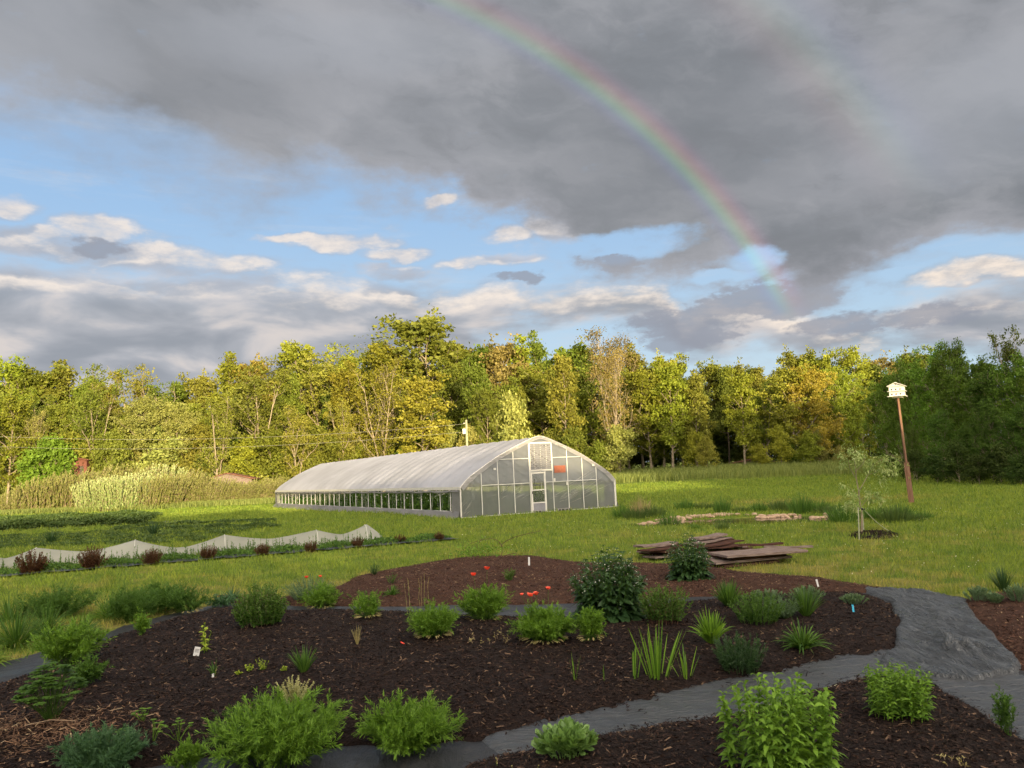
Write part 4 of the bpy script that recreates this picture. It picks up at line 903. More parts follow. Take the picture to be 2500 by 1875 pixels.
for t in sorted(TREES, key=lambda t: t[6]):
    src, loc, rz, sc, lab, col, X = t
    grp = 'unseen shade trees added on the rise behind' if X == 9999 else 'low trees along the edge of the wood' if 'undergrowth' in lab else 'trees of the wood behind the field'
    if cnt[lab] > 1 and X != 9999:
        lab2 = lab+', '+ORD[min(seen[lab], 11)]+' from left'; seen[lab] += 1; lab = lab2
    if src.name not in first:
        first.add(src.name); src.location = loc; src.rotation_euler = (0, 0, rz); src.scale = sc; src['label'] = lab; src['group'] = grp
        KIDS[src.name] = [o for o in C.objects if o.parent == src]
        for ch in KIDS[src.name]: ch.color = (*col, 1)
    else: copy_thing(src, loc, rz, sc, lab, grp, col)
for v in V_.values():
    if 'H' in v: del v['H']

# ------------------------------------------------------------------ plant builders
def stem_pts(rng, n, H, Rr, base_r=0.12, lean=1.0, npt=6, flat=0.4, topcurve=0.0, jit=0.18):
    ph = rng.random(n)*2*pi; rr = np.sqrt(rng.random(n)); b = np.stack([np.cos(ph)*rr*base_r*Rr, np.sin(ph)*rr*base_r*Rr, 0*rr], -1)
    hh = H*(1-flat*rr**2)*(1-jit+jit*rng.random(n)); t = np.linspace(0, 1, npt)
    out = Rr*(1-base_r)*rr*lean; d = np.stack([np.cos(ph), np.sin(ph), 0*ph], -1)
    P = b[:, None]+d[:, None]*(out[:, None]*t[None]**1.35)[..., None]
    P[..., 2] += hh[:, None]*(t[None]-topcurve*rr[:, None]*t[None]**3)
    P[:, 1:, :2] += rng.normal(0, 0.012*H, (n, npt-1, 2))
    return P
def leaf_on(g, rng, P, per, L, W, prof, angle=0.9, t0=0.1, t1=1.0, droop=0.25, fold=0.0, pairs=False, shrink=0.4, vlo=0.0, vhi=1.0, whorl=0):
    n = len(P); idx = np.repeat(np.arange(n), per)
    if pairs:
        lev = np.tile(np.repeat(np.linspace(t0, t1, (per+1)//2), 2)[:per], n); t = np.clip(lev+0.0*lev, 0, 1)
        az = np.tile(np.arange(per) % 2*pi+(np.arange(per)//2)*pi/2, n)+rng.normal(0, 0.25, n*per)+np.repeat(rng.random(n)*6.28, per)
    else:
        t = t0+(t1-t0)*rng.random(n*per); az = rng.random(n*per)*2*pi
    b, T = at_t(P, t, idx); ref = np.array([1.0, 0.13, 0.07]); A = nrm(np.cross(T, ref)); B = np.cross(T, A)
    R_ = A*np.cos(az)[:, None]+B*np.sin(az)[:, None]; a = angle*(1-0.35*t)+rng.normal(0, 0.15, len(t)); Dv = T*np.cos(a)[:, None]+R_*np.sin(a)[:, None]
    sz = (1-shrink*t)*(0.75+0.4*rng.random(len(t)))
    v = np.clip(vlo+(vhi-vlo)*(0.35*t+0.65*rng.random(len(t))), 0, 1)
    leaves(g, rng, b, Dv, L*sz, W*sz, prof, droop, fold, var=v)
def place(name, X, Y, label, cat, group=None, rz=0.0):
    p = PL(X, Y); return empty(name, tuple(p), label, cat, group, rz), np.hypot(p[0], p[1])/1725.0
def fit(o, k, w, h, f=0.6):                            # size a clump from its seen width and height, looking down on it
    d = k*1725.0; Rr = w*k/2; H = max(0.55*h*k, h*k-2*f*Rr*EYE/d); b = np.array(o.location)
    u_ = b[:2]/np.linalg.norm(b[:2]); b[:2] += u_*Rr*f*0.9; o.location = (b[0], b[1], float(GZ(b[0], b[1]))); return H, Rr
def bush(X, Y, w, h, mat, label, cat='shrub', n=40, per=40, L=0.05, W=0.02, prof='lance', name='shrub', stems='lf_mid', angle=0.9, pairs=False, base_r=0.25, flat=0.35, droop=0.2, fold=0.0, t0=0.12, group=None, sr=0.003, lean=1.0, shrink=0.4):
    o, k = place(name, X, Y, label, cat, group); H, Rr = fit(o, k, w, h); rng = np.random.default_rng(int(X*7+Y))
    P = stem_pts(rng, n, H*0.97, Rr, base_r, lean, 6, flat, 0.0, 0.32)
    gs = G_(); tubes(gs, P, np.linspace(sr, sr*0.4, 6)[None], 4); gs.build('stems', M[stems], o)
    g = G_(); leaf_on(g, rng, P, int(per*1.35), L*1.1, W*1.15, prof, angle, t0, 1.0, droop, fold, pairs, shrink); g.build('foliage', M[mat], o)
    return o, H, Rr, P, rng
def feathery(X, Y, w, h, mat, label, cat='plant', n=34, subs=7, needles=14, nl=0.035, nw=0.0045, name='feathery_plant', group=None, base_r=0.3, flat=0.4, yellow=0.0):
    n = int(n*1.25); subs += 1; nl *= 1.15; nw *= 1.25
    o, k = place(name, X, Y, label, cat, group); H, Rr = fit(o, k, w, h); rng = np.random.default_rng(int(X*5+Y))
    P = stem_pts(rng, n, H, Rr*1.0, base_r+0.05, 1.0, 6, flat, 0.0, 0.42)
    gs = G_(); tubes(gs, P, np.linspace(0.0035, 0.0015, 6)[None], 4); gs.build('stems', M['lf_mid'], o)
    idx = np.repeat(np.arange(n), subs); t = 0.15+0.85*rng.random(n*subs); b, T = at_t(P, t, idx)
    d = nrm(T+rng.normal(0, 0.55, T.shape)+[0, 0, 0.25]); Ls = H*0.34*(0.5+0.6*rng.random(len(idx)))
    S = polyl(b, d, Ls, 5, -0.1, rng, 0.03); g = G_(); 
    leaf_on(g, rng, S, needles, nl, nw, 'needle', 0.75, 0.1, 1.0, 0.1, 0.0, False, 0.3, 0.1, 0.9)
    leaf_on(g, rng, P, needles*2, nl, nw, 'needle', 0.75, 0.3, 1.0, 0.1, 0.0, False, 0.3, 0.0, 0.8)
    g.build('foliage', M[mat], o)
    if yellow:
        g = G_(); m = rng.random(int(60*yellow))*2*pi; q = np.stack([np.cos(m)*Rr*0.55, np.sin(m)*Rr*0.55, 0.02+0.03*rng.random(len(m))], -1)
        leaves(g, rng, q, np.stack([np.cos(m), np.sin(m), 0.3+0*m], -1), 0.09, 0.02, 'lance', 0.4); g.build('old_leaves', M['lf_straw'], o)
    return o, H, Rr, P, rng
def strap(X, Y, w, h, mat, label, cat='plant', n=60, lw=0.012, name='strap_leaved_clump', group=None, droop=0.55, upright=0.5, fold=0.15, base_r=0.15, straw=0, rz=0.0):
    o, k = place(name, X, Y, label, cat, group); H, Rr = fit(o, k, w, h, 0.25); rng = np.random.default_rng(int(X*3+Y))
    def mk(n, sc_h, vv=None):
        ph = rng.random(n)*2*pi; rr = np.sqrt(rng.random(n)); d = np.stack([np.cos(ph), np.sin(ph), 0*ph], -1)
        tl = upright+(1.15-upright)*rr; P = d*(rr*Rr*base_r)[:, None]
        ang = rr*1.0*min(1.0, Rr/H); Dv = d*np.sin(ang)[:, None]; Dv[:, 2] = np.cos(ang)
        L = H*1.15*sc_h*(0.7+0.4*rng.random(n)); g = G_()
        leaves(g, rng, P, Dv, L, lw, 'strap', droop*rr, fold, upn=np.cross(np.cross(Dv, d+[0, 0, 0.01]), Dv)+rng.normal(0, 0.3, (n, 3))); return g
    mk(n, 1.0).build('foliage', M[mat], o)
    if straw: mk(straw, 0.6).build('dry_blades', M['lf_straw'], o)
    return o
def poppy(parent, P, r, mat, rng):
    g = G_(); n = 6; ph = np.arange(n)*2*pi/n+rng.random(); d = np.stack([np.cos(ph), np.sin(ph), np.full(n, 0.55)], -1)
    leaves(g, rng, np.repeat(P[None], n, 0), d, r*(0.9+0.3*rng.random(n)), r*1.15, 'round', -0.35, 0.18, upn=np.tile([0, 0, 1.0], (n, 1))+rng.normal(0, 0.1, (n, 3)))
    o = g.build('flower', M[mat], parent)
    B_().rod(tuple(P), tuple(P+[0, 0, r*0.3]), r*0.25).build('flower_centre', M['ink'], o)
def flower_stalk(parent, base, tip, rng):
    pts = np.stack([base, base*0.5+tip*0.5+rng.normal(0, 0.01, 3), tip]); g = G_(); tubes(g, pts[None], 0.0025, 4); g.build('flower_stalk', M['lf_mid'], parent)
def to_local(o, X, Y):                                  # point on the upright plane through the plant's foot
    p = AT(X, Y, o.location[1]); return p-np.array(o.location)

# --- near row
feathery(600, 1682, 290, 195, 'lf_bright', 'largest bright green feathery plant at the bottom left of centre', n=75, subs=9, needles=20, nl=0.05, nw=0.006)
feathery(560, 1648, 190, 135, 'lf_mid', 'darker green feathery clump behind the left side of the largest feathery plant', n=60, subs=8, needles=18, nl=0.045, nw=0.005)
feathery(888, 1640, 212, 152, 'lf_bright', 'bright feathery plant at the bottom between the black path ends', n=62, subs=9, needles=20, nl=0.045, nw=0.0055)
feathery(215, 1690, 175, 105, 'lf_bluegreen', 'dark blue green feathery plant at the bottom edge near the lower left corner', n=60, subs=8, needles=18, nl=0.045, nw=0.005)
feathery(405, 1668, 70, 68, 'lf_bright', 'small feathery plant between the dark and the largest feathery plants', n=18, nl=0.04, nw=0.005)
bush(1690, 1700, 250, 262, 'lf_bright', 'tall leafy bergamot clump in the lower right with pointed paired leaves', 'plant', 56, 24, 0.115, 0.030, 'lance', 'bergamot_clump', 'lf_bright', 1.0, True, 0.85, 0.12, 0.7, 0.12, 0.1, None, 0.0045, 0.5, 0.2)
bush(1950, 1556, 132, 132, 'lf_bright', 'smaller leafy bergamot clump on the right bed with yellow lower leaves', 'plant', 54, 22, 0.075, 0.021, 'lance', 'bergamot_clump', 'lf_bright', 1.0, True, 0.85, 0.15, 0.6, 0.12, 0.1, None, 0.0035, 0.5, 0.2)
o, k = place('succulent_plant', 1225, 1648, 'rounded sedum with paddle shaped leaves at the bottom beside the path', 'plant'); rng = np.random.default_rng(44)
g = G_(); H, Rr = fit(o, k, 148, 108); P = stem_pts(rng, 46, H*0.85, Rr*0.85, 0.5, 1.0, 5, 0.5)
gs = G_(); tubes(gs, P, 0.005, 5); gs.build('stems', M['lf_paddle'], o)
leaf_on(g, rng, P, 16, 0.085, 0.042, 'paddle', 0.75, 0.3, 1.0, 0.0, 0.12, False, 0.15); g.build('foliage', M['lf_paddle'], o)
o, k = place('geranium', 112, 1552, 'rounded broad leaved geranium at the left of the bed', 'plant'); rng = np.random.default_rng(45)
def round_leaf_plant(o, w, h, n, lr, mat, rng):
    P = stem_pts(rng, n, h, w/2*0.85, 0.2, 1.0, 5, 0.55); gs = G_(); tubes(gs, P, 0.0025, 4); gs.build('stems', M[mat], o)
    g = G_(); tip = P[:, -1]; m = 9
    for j in range(m):
        a = j*2*pi/m; d = np.stack([np.full(n, cos(a)), np.full(n, sin(a)), 0.25+0.15*rng.random(n)], -1)+nrm(tip*[1, 1, 0])*0.25*[0, 0, -1]
        leaves(g, rng, tip, d, lr*(0.85+0.3*rng.random(n)), lr*0.75, 'heart', 0.25, 0.06, upn=np.tile([0, 0, 1.0], (n, 1))+rng.normal(0, 0.15, (n, 3)), var=np.full(n, 0.5)+0.4*(rng.random(n)-0.5))
    g.build('foliage', M[mat], o)
round_leaf_plant(o, 130*k, 98*k, 90, 0.062, 'lf_mid', rng)
B_().path([(-0.1, -0.25, 0.02), (0.12, -0.22, 0.05), (0.32, -0.18, 0.02)], 0.004).build('dry_stem', M['twig'], o)
for X, Y, w, h, lab in ((308, 1558, 42, 30, 'upper of the small round leaved seedlings left of centre'), (330, 1600, 60, 40, 'lower left of the small round leaved seedlings'), (385, 1597, 80, 42, 'lower right of the small round leaved seedlings'), (268, 1598, 40, 22, 'leftmost of the small round leaved seedlings')):
    o, k = place('seedling', X, Y, lab, 'seedling', 'round leaved seedlings'); round_leaf_plant(o, w*k, h*k, 9, 0.026, 'lf_bright', np.random.default_rng(int(X)))
feathery(145, 1442, 132, 92, 'lf_bright', 'pale green poppy foliage leaning over the fabric on the left', n=44, subs=8, needles=16, nl=0.05, nw=0.009)
feathery(185, 1482, 66, 58, 'lf_mid', 'small feathery clump just below the pale poppy foliage on the left', n=20, subs=6, needles=14, nl=0.045, nw=0.008)
o, k = place('young_plant', 442, 1410, 'lime green young plant beside a white plant tag', 'plant'); rng = np.random.default_rng(5); P = stem_pts(rng, 5, 56*k, 13*k, 0.3, 1.0, 5, 0.3)
gs = G_(); tubes(gs, P, 0.003, 4); gs.build('stems', M['lf_bright'], o); g = G_(); leaf_on(g, rng, P, 9, 0.07, 0.045, 'heart', 1.2, 0.15, 1, 0.4, 0.1, True, 0.2); g.build('foliage', M['lf_lime'], o)
def tag_sign(X, Y, w, h, lean, label, mat='tag', lines=True):
    p = PL(X, Y); k = np.hypot(p[0], p[1])/1725; o = B_().box((0, 0, h*k/2), (w*k, 0.003, h*k)).build('plant_tag', M[mat]); o.location = tuple(p); o.rotation_euler = (R(-8), R(lean), R(10)); tag(o, label, 'plant tag', 'plant tags')
    if lines:
        for j in range(3): B_().box((0, -0.003, h*k*(0.45+0.14*j)), (w*k*0.7, 0.002, h*k*0.05)).build('tag_marking', M['ink'], o)
tag_sign(423, 1417, 11, 17, 12, 'square white plant tag with dark lines beside the lime plant')
tag_sign(1143, 1222, 4, 18, 3, 'thin white marker on the reddish bed left of the poppies', lines=False)
tag_sign(1312, 1232, 4, 14, 18, 'tilted white marker on the reddish bed left of the comfrey', lines=False)
tag_sign(1768, 1268, 4, 15, -8, 'thin white marker at the far right end of the reddish bed', lines=False)
tag_sign(1844, 1322, 4, 14, 0, 'blue plant marker in front of the single small sedum', 'tag_blue', False)
tag_sign(460, 1463, 4, 7, 0, 'tiny white marker under the small grassy tuft', lines=False)
strap(463, 1462, 34, 36, 'lf_mid', 'small grassy tuft with a tiny white marker', n=26, lw=0.007, straw=6)
for X, Y, w, h, lab in ((568, 1450, 34, 34, 'biggest of the lime seedlings in the middle of the bed'), (538, 1450, 26, 20, 'middle lime seedling in the middle of the bed'), (515, 1458, 14, 10, 'smallest lime seedling, leftmost of its row'), (614, 1450, 16, 12, 'lime seedling nearest the dark green tuft')):
    bush(X, Y, w, h, 'lf_lime', lab, 'seedling', 8, 9, 0.022, 0.015, 'round', 'seedling', 'lf_bright', 1.2, group='lime green seedlings')
strap(656, 1455, 66, 58, 'lf_mid', 'upright dark green tuft above the variegated plant', n=80, lw=0.011, droop=0.3)
bush(636, 1535, 84, 84, 'lf_varieg', 'cream variegated bushy plant behind the largest feathery plant', 'plant', 30, 40, 0.03, 0.014, 'oval', 'variegated_plant', 'lf_straw', 1.0, True)
bush(563, 1355, 122, 108, 'lf_mid', 'rounded leafy shrub at the left of the bed, taller on its left', 'shrub', 130, 44, 0.05, 0.025, 'lance', 'shrub', 'twig', 1.0, True, 0.6, 0.55)
feathery(305, 1372, 36, 48, 'lf_bright', 'small pale plant standing on the fabric left of the bed', n=14, subs=4, needles=10, nl=0.045, nw=0.01)
# --- left edge clumps along the lawn
strap(180, 1378, 130, 62, 'lf_mid', 'arching grass clump on the left beside the fabric', n=220, lw=0.012, droop=0.9)
feathery(275, 1348, 110, 78, 'lf_mid', 'soft green ferny clump behind the arching grass on the left', n=60, subs=7, needles=16, nl=0.05, nw=0.006)
feathery(338, 1330, 90, 60, 'lf_mid', 'ferny green clump between the fabric and the lawn, left of the yellow edged one', n=40, subs=7, needles=14, nl=0.05, nw=0.007)
feathery(400, 1326, 92, 62, 'lf_mid', 'ferny clump with yellowing base at the far left end of the bed edge', n=44, subs=7, needles=14, nl=0.045, nw=0.007, yellow=0.6)
strap(235, 1340, 120, 60, 'lf_bright', 'loose grass clump at the lawn edge behind the arching grass', n=260, lw=0.009, droop=0.6)
feathery(120, 1340, 150, 70, 'lf_mid', 'low ferny growth on the lawn edge at the far left', n=80, subs=7, needles=14, nl=0.05, nw=0.007)
feathery(345, 1312, 120, 55, 'lf_mid', 'low ferny growth where the lawn meets the fabric', n=60, subs=7, needles=14, nl=0.05, nw=0.007)
strap(20, 1350, 130, 60, 'lf_mid', 'tall grass tuft on the lawn at the left edge', n=260, lw=0.009, droop=0.5)
strap(500, 1296, 60, 34, 'lf_bluegreen', 'dark broad bladed tuft at the left end of the reddish bed', n=60, lw=0.02, droop=0.6)
bush(795, 1296, 120, 22, 'lf_mid', 'low weedy patch in the left part of the reddish bed', 'plant', 24, 12, 0.03, 0.014, 'lance', 'low_plant', base_r=0.8)
bush(1695, 1338, 100, 56, 'lf_grey', 'soft grey green perennial filling the gap right of the bushy perennial', 'plant', 80, 34, 0.035, 0.012, 'lance')
strap(35, 1402, 150, 90, 'lf_mid', 'tall dense grass clump at the left edge of the garden', n=330, lw=0.009, droop=0.6, straw=20)
strap(100, 1375, 120, 75, 'lf_mid', 'tall dense grass clump behind the arching grass at the left edge', n=260, lw=0.009, droop=0.6)
strap(-30, 1440, 130, 60, 'lf_bright', 'grass clump cut off by the left edge beside the fabric', n=160, lw=0.010, droop=0.8, straw=20)
bush(475, 1312, 90, 34, 'lf_bluegreen', 'low broad leaved patch behind the left shrub', 'plant', 26, 16, 0.07, 0.03, 'oval', 'low_plant')
# --- poppy row and its neighbours
bush(668, 1298, 118, 66, 'lf_grey', 'wide grey green catmint mound behind the poppies on the left', 'plant', 110, 30, 0.028, 0.014, 'oval', 'catmint', 'lf_grey', 1.0, True, 0.5, 0.45)
o, H, Rr, P, rng = feathery(694, 1316, 80, 56, 'lf_bright', 'poppy plant with two red flowers in front of the grey green mound', 'poppy', 40, 7, 14, 0.045, 0.007, 'poppy_plant', yellow=0.8)
for (X, Y, r) in ((662, 1249, 0.04), (692, 1247, 0.034)):
    q = to_local(o, X, Y); flower_stalk(o, q*[0.6, 0, 0]+[0, 0, 0.1], q, rng); poppy(o, q, r, 'petal', rng)
feathery(795, 1338, 66, 58, 'lf_bright', 'small poppy clump with pale dead leaves at its foot, on the rear fabric edge', n=24, subs=6, needles=12, nl=0.045, nw=0.007, yellow=1.0)
strap(847, 1286, 56, 26, 'lf_mid', 'low green tuft in the left part of the reddish bed', n=60, lw=0.016)
bush(845, 1262, 46, 30, 'lf_mid', 'faint seedling clump near the back of the reddish bed', 'plant', 12, 14, 0.03, 0.014)
strap(772, 1393, 26, 40, 'lf_straw', 'thin straw coloured grass tuft in the upper bed', n=26, lw=0.005, droop=0.2)
feathery(937, 1382, 106, 82, 'lf_bright', 'dome shaped feathery clump left of the poppy flowers', n=58, subs=8, needles=16, nl=0.045, nw=0.006, yellow=1.2)
o, H, Rr, P, rng = feathery(1045, 1342, 112, 90, 'lf_bright', 'tall poppy plant with two red flowers standing across the rear fabric', 'poppy', 54, 8, 15, 0.05, 0.008, 'poppy_plant', yellow=0.4)
for (X, Y, r) in ((1023, 1244, 0.047), (1052, 1231, 0.047)):
    q = to_local(o, X, Y); flower_stalk(o, q*[0.6, 0, 0]+[0, 0, 0.2], q, rng); poppy(o, q, r, 'petal', rng)
o, H, Rr, P, rng = feathery(1178, 1393, 135, 92, 'lf_bright', 'wide poppy plant with four salmon flowers left of the comfrey', 'poppy', 70, 8, 16, 0.05, 0.008, 'poppy_plant', yellow=1.2)
for (X, Y, r) in ((1127, 1286, 0.026), (1146, 1287, 0.044), (1158, 1285, 0.04), (1184, 1273, 0.032)):
    q = to_local(o, X, Y); q[1] += rng.normal(0, 0.05); flower_stalk(o, q*[0.6, 1, 0]+[0, 0, 0.2], q, rng); poppy(o, q, r, 'petal_pink', rng)
feathery(1277, 1388, 58, 74, 'lf_bright', 'narrow poppy plant squeezed between the salmon poppy and the comfrey', n=24, subs=8, needles=14, nl=0.045, nw=0.007, yellow=0.5)
bush(1100, 1255, 40, 34, 'lf_mid', 'small bushy plant near the back of the reddish bed', 'plant', 20, 16, 0.04, 0.016)
bush(1075, 1390, 130, 38, 'lf_straw', 'sparse spindly seedlings in front of the tall poppy plant', 'seedling', 14, 5, 0.04, 0.014, 'lance', 'seedling', 'twig', 1.0, lean=1.0, base_r=0.9)[0]['kind'] = 'stuff'
# tall dry stalks by the dome clump
o, k = place('dry_stalk', 905, 1330, 'thin dry flower stalks rising left of the dome shaped clump', 'stalks'); rng = np.random.default_rng(3)
P = stem_pts(rng, 7, 92*k, 40*k, 0.8, 0.6, 5, 0.2); g = G_(); tubes(g, P, 0.0025, 4); g.build('stalks', M['lf_straw'], o); g = G_(); leaf_on(g, rng, P, 5, 0.05, 0.012, 'lance', 0.5); g.build('foliage', M['lf_mid'], o)
# --- comfrey
def comfrey(X, Y, w, h, label, n, L, W, per):
    o, k = place('comfrey', X, Y, label, 'plant'); H, Rr = fit(o, k, w, h, 0.4); rng = np.random.default_rng(int(X))
    P = stem_pts(rng, n, H, Rr*0.92, 0.6, 1.0, 7, 0.5); gs = G_(); tubes(gs, P, np.linspace(0.008, 0.003, 7)[None], 5); gs.build('stems', M['lf_mid'], o)
    g = G_(); leaf_on(g, rng, P, per, L, W, 'oval', 1.15, 0.08, 1.0, 0.55, 0.12, True, 0.62)
    ph = rng.random(40)*6.28; d = np.stack([np.cos(ph), np.sin(ph), 0.35+0.7*rng.random(40)], -1); leaves(g, rng, d*[Rr*0.5, Rr*0.5, 0.05], d, L*1.6, W*1.45, 'oval', 0.6, 0.14, var=rng.random(40)*0.6)
    g.build('foliage', M['lf_dark'], o)
    g = G_(); tip = P[:, -1]; i = np.repeat(np.arange(n), 2); cards(g, rng, tip[i]+rng.normal(0, 0.03, (len(i), 3))-[0, 0, 0.02], 0.011, aspect=0.5); g.build('flower_bells', M['lf_white'], o)['kind'] = 'stuff'
comfrey(1318, 1338, 186, 166, 'large dark green comfrey with big drooping leaves beside the poppies', 120, 0.22, 0.085, 20)
comfrey(1488, 1252, 112, 102, 'smaller dark green comfrey in front of the board pile', 80, 0.19, 0.07, 18)
# --- right half of the bed
bush(1440, 1352, 122, 100, 'lf_mid', 'rounded bushy peony right of the large comfrey', 'plant', 100, 34, 0.055, 0.018, 'lance', 'peony', 'twig_red', 0.95, False, 0.6, 0.3)
strap(1575, 1312, 80, 60, 'lf_mid', 'upright daylily clump at the back of the bed', n=170, lw=0.016, droop=0.35)
bush(1640, 1352, 124, 84, 'lf_mid', 'loose green bushy perennial in the middle of the right side clumps', 'plant', 110, 34, 0.04, 0.012, 'lance', base_r=0.6)
bush(1600, 1447, 118, 104, 'lf_dark', 'dense dark green aster clump in front of the yellow green daylily', 'plant', 90, 34, 0.05, 0.009, 'lance', 'aster_clump', 'lf_dark', 0.8, False, 0.6, 0.3)
strap(1538, 1392, 92, 76, 'lf_bright', 'wide leaved yellow green daylily left of the aster clump', n=110, lw=0.024, droop=0.5)
strap(1735, 1402, 120, 68, 'lf_mid', 'spreading daylily clump alone on the mulch at the right', n=110, lw=0.022, droop=0.6)
strap(1742, 1332, 80, 62, 'lf_mid', 'upright fine leaved clump behind the spreading daylily', n=150, lw=0.012, droop=0.25)
strap(1418, 1462, 76, 104, 'lf_bright', 'sword leaved iris fan at the front of the bed', n=24, lw=0.018, droop=0.12, fold=0.1, base_r=0.6)
strap(1482, 1462, 60, 66, 'lf_bright', 'small iris fan right of the larger iris fan', n=9, lw=0.016, droop=0.2, fold=0.1, base_r=0.5)
strap(1368, 1466, 34, 70, 'lf_bright', 'thin iris shoots left of the larger iris fan', n=7, lw=0.016, droop=0.05, fold=0.1, base_r=0.7)
strap(1242, 1472, 26, 52, 'lf_bright', 'sparse green shoots alone on the mulch in the middle', n=5, lw=0.012, droop=0.1)
strap(1305, 1470, 8, 34, 'lf_bright', 'single thin green shoot right of the sparse shoots', n=2, lw=0.008, droop=0.1)
def sedum(X, Y, w, h, label, mat='lf_grey', n=60, L=0.03):
    o, k = place('sedum', X, Y, label, 'plant', 'grey green sedums'); H, Rr = fit(o, k, w, h, 0.4); rng = np.random.default_rng(int(X+Y)); P = stem_pts(rng, n, H*0.85, Rr*0.9, 0.6, 1.0, 4, 0.5)
    gs = G_(); tubes(gs, P, 0.004, 4); gs.build('stems', M[mat], o); g = G_(); leaf_on(g, rng, P, 14, L, L*0.6, 'paddle', 0.7, 0.4, 1.0, -0.1, 0.1, False, 0.1); g.build('foliage', M[mat], o)
sedum(1660, 1302, 84, 36, 'left sedum mound of the pair behind the bushy perennial'); sedum(1745, 1300, 80, 42, 'right sedum mound of the pair behind the upright clump')
sedum(1845, 1306, 58, 26, 'single small sedum with a blue marker'); sedum(2118, 1300, 60, 34, 'pale sedum at the left of the far right bed'); sedum(2150, 1303, 36, 24, 'small sedum tucked beside the pale sedum on the far right'); sedum(2205, 1300, 60, 40, 'sedum cut by the right edge of the picture')
strap(2168, 1280, 46, 46, 'lf_dark', 'dark green upright tuft behind the far right sedums', n=90, lw=0.012, droop=0.2)
feathery(2178, 1592, 56, 90, 'lf_mid', 'thin pale green plant on the fabric near the right edge', n=9, subs=6, needles=10, nl=0.035, nw=0.008)
strap(808, 1243, 34, 30, 'lf_dark', 'dark tuft on the lawn edge behind the reddish bed', n=60, lw=0.008, droop=0.3)
bush(2060, 1655, 60, 22, 'lf_straw', 'dry shoots poking from the mulch near the bottom right', 'seedling', 10, 3, 0.04, 0.01, 'lance', 'seedling', 'twig', base_r=0.9)[0]['kind'] = 'stuff'
for X, lab in ((1046, 'leftmost'), (1066, 'second'), (1110, 'third'), (1165, 'fourth'), (1182, 'fifth'), (1112, 'sixth')):
    pass
bush(1110, 1690, 170, 50, 'lf_straw', 'thin flowering shoots at the bottom edge left of the paddle leaved sedum', 'seedling', 9, 12, 0.016, 0.008, 'lance', 'seedling', 'lf_mid', base_r=0.9, lean=0.4)[0]['kind'] = 'stuff'
# fallen petal, bark pieces on the mulch
p = PL(870, 1391); o = B_().box((0, 0, 0.012), (0.06, 0.03, 0.012), Matrix.Rotation(0.5, 4, 'Y'), 0.005).build('fallen_petal', M['petal_pink']); o.location = tuple(p); tag(o, 'pink petal lying on the dark mulch', 'petal')

# ------------------------------------------------------------------ arching bramble behind the reddish bed
o, k = place('bramble', 1083, 1203, 'bare arching branch with a small leafy base behind the reddish bed', 'branch')
def L3(X, Y, dy=0.0): return tuple(to_local(o, X, Y)+[0, dy, 0])
for pts, r in (([(1083, 1203), (1085, 1188), (1083, 1178), (1091, 1170), (1110, 1160), (1140, 1152), (1166, 1147)], 0.012), ([(1085, 1180), (1075, 1168), (1062, 1164), (1040, 1166), (1015, 1174), (1005, 1185)], 0.009),
               ([(1083, 1203), (1060, 1200), (1045, 1196)], 0.010), ([(1040, 1166), (1030, 1180), (1035, 1192)], 0.006), ([(1083, 1202), (1110, 1196), (1126, 1200)], 0.008)):
    g = G_(); q = np.array([L3(*p, 0.1*math.sin(i)) for i, p in enumerate(pts)]); tubes(g, q[None], np.linspace(r, r*0.4, len(q))[None], 5); g.build('branch', M['twig_red'], o, True)
rng = np.random.default_rng(6); g = G_(); q = rng.normal(0, 1, (420, 3))*[0.42, 0.2, 0.12]+np.array(L3(1040, 1190)); q[:, 2] = np.abs(q[:, 2]); cards(g, rng, q, 0.03); g.build('foliage', M['lf_bright'], o)

# ------------------------------------------------------------------ vegetable rows on the left
def strip(name, s0, s1, t0, t1, z, mat, amp=0.02, org=R0, dr=RD, dn=RN, cell=0.12):
    ns, nt = int((s1-s0)/cell)+1, max(3, int((t1-t0)/cell)+1); S, T = np.meshgrid(np.linspace(s0, s1, ns), np.linspace(t0, t1, nt))
    X = org[0]+dr[0]*S+dn[0]*T; Y = org[1]+dr[1]*S+dn[1]*T; Z = HZ(X, Y)+z+amp*wob(X, Y, 2.3)+0.5*amp*wob(X, Y, 6)
    I = np.arange(ns*nt).reshape(nt, ns); Q = np.stack([I[:-1, :-1], I[:-1, 1:], I[1:, 1:], I[1:, :-1]], -1)
    return struct(quads(name, np.stack([X, Y, Z], -1), Q, M[mat], smooth=True))
strip('row_fabric', -14, 12.1, -0.42, 0.6, 0.045, 'fabric2', 0.03)
rng = np.random.default_rng(31); g = G_(); n = 15000
s = -14+26*rng.random(n); t = np.abs(rng.normal(0.55, 0.28, n)); X = R0[0]+RD[0]*s+RN[0]*t; Y = R0[1]+RD[1]*s+RN[1]*t
P = np.stack([X, Y, HZ(X, Y)+0.04+0.16*rng.random(n)*(0.6+0.4*np.sin(s*4))], -1); cards(g, rng, P, 0.045, aspect=0.45)
tag(g.build('low_crop', M['lf_mid']), 'low green crop growing through the black fabric behind the red bushes', 'crop', kind='stuff')
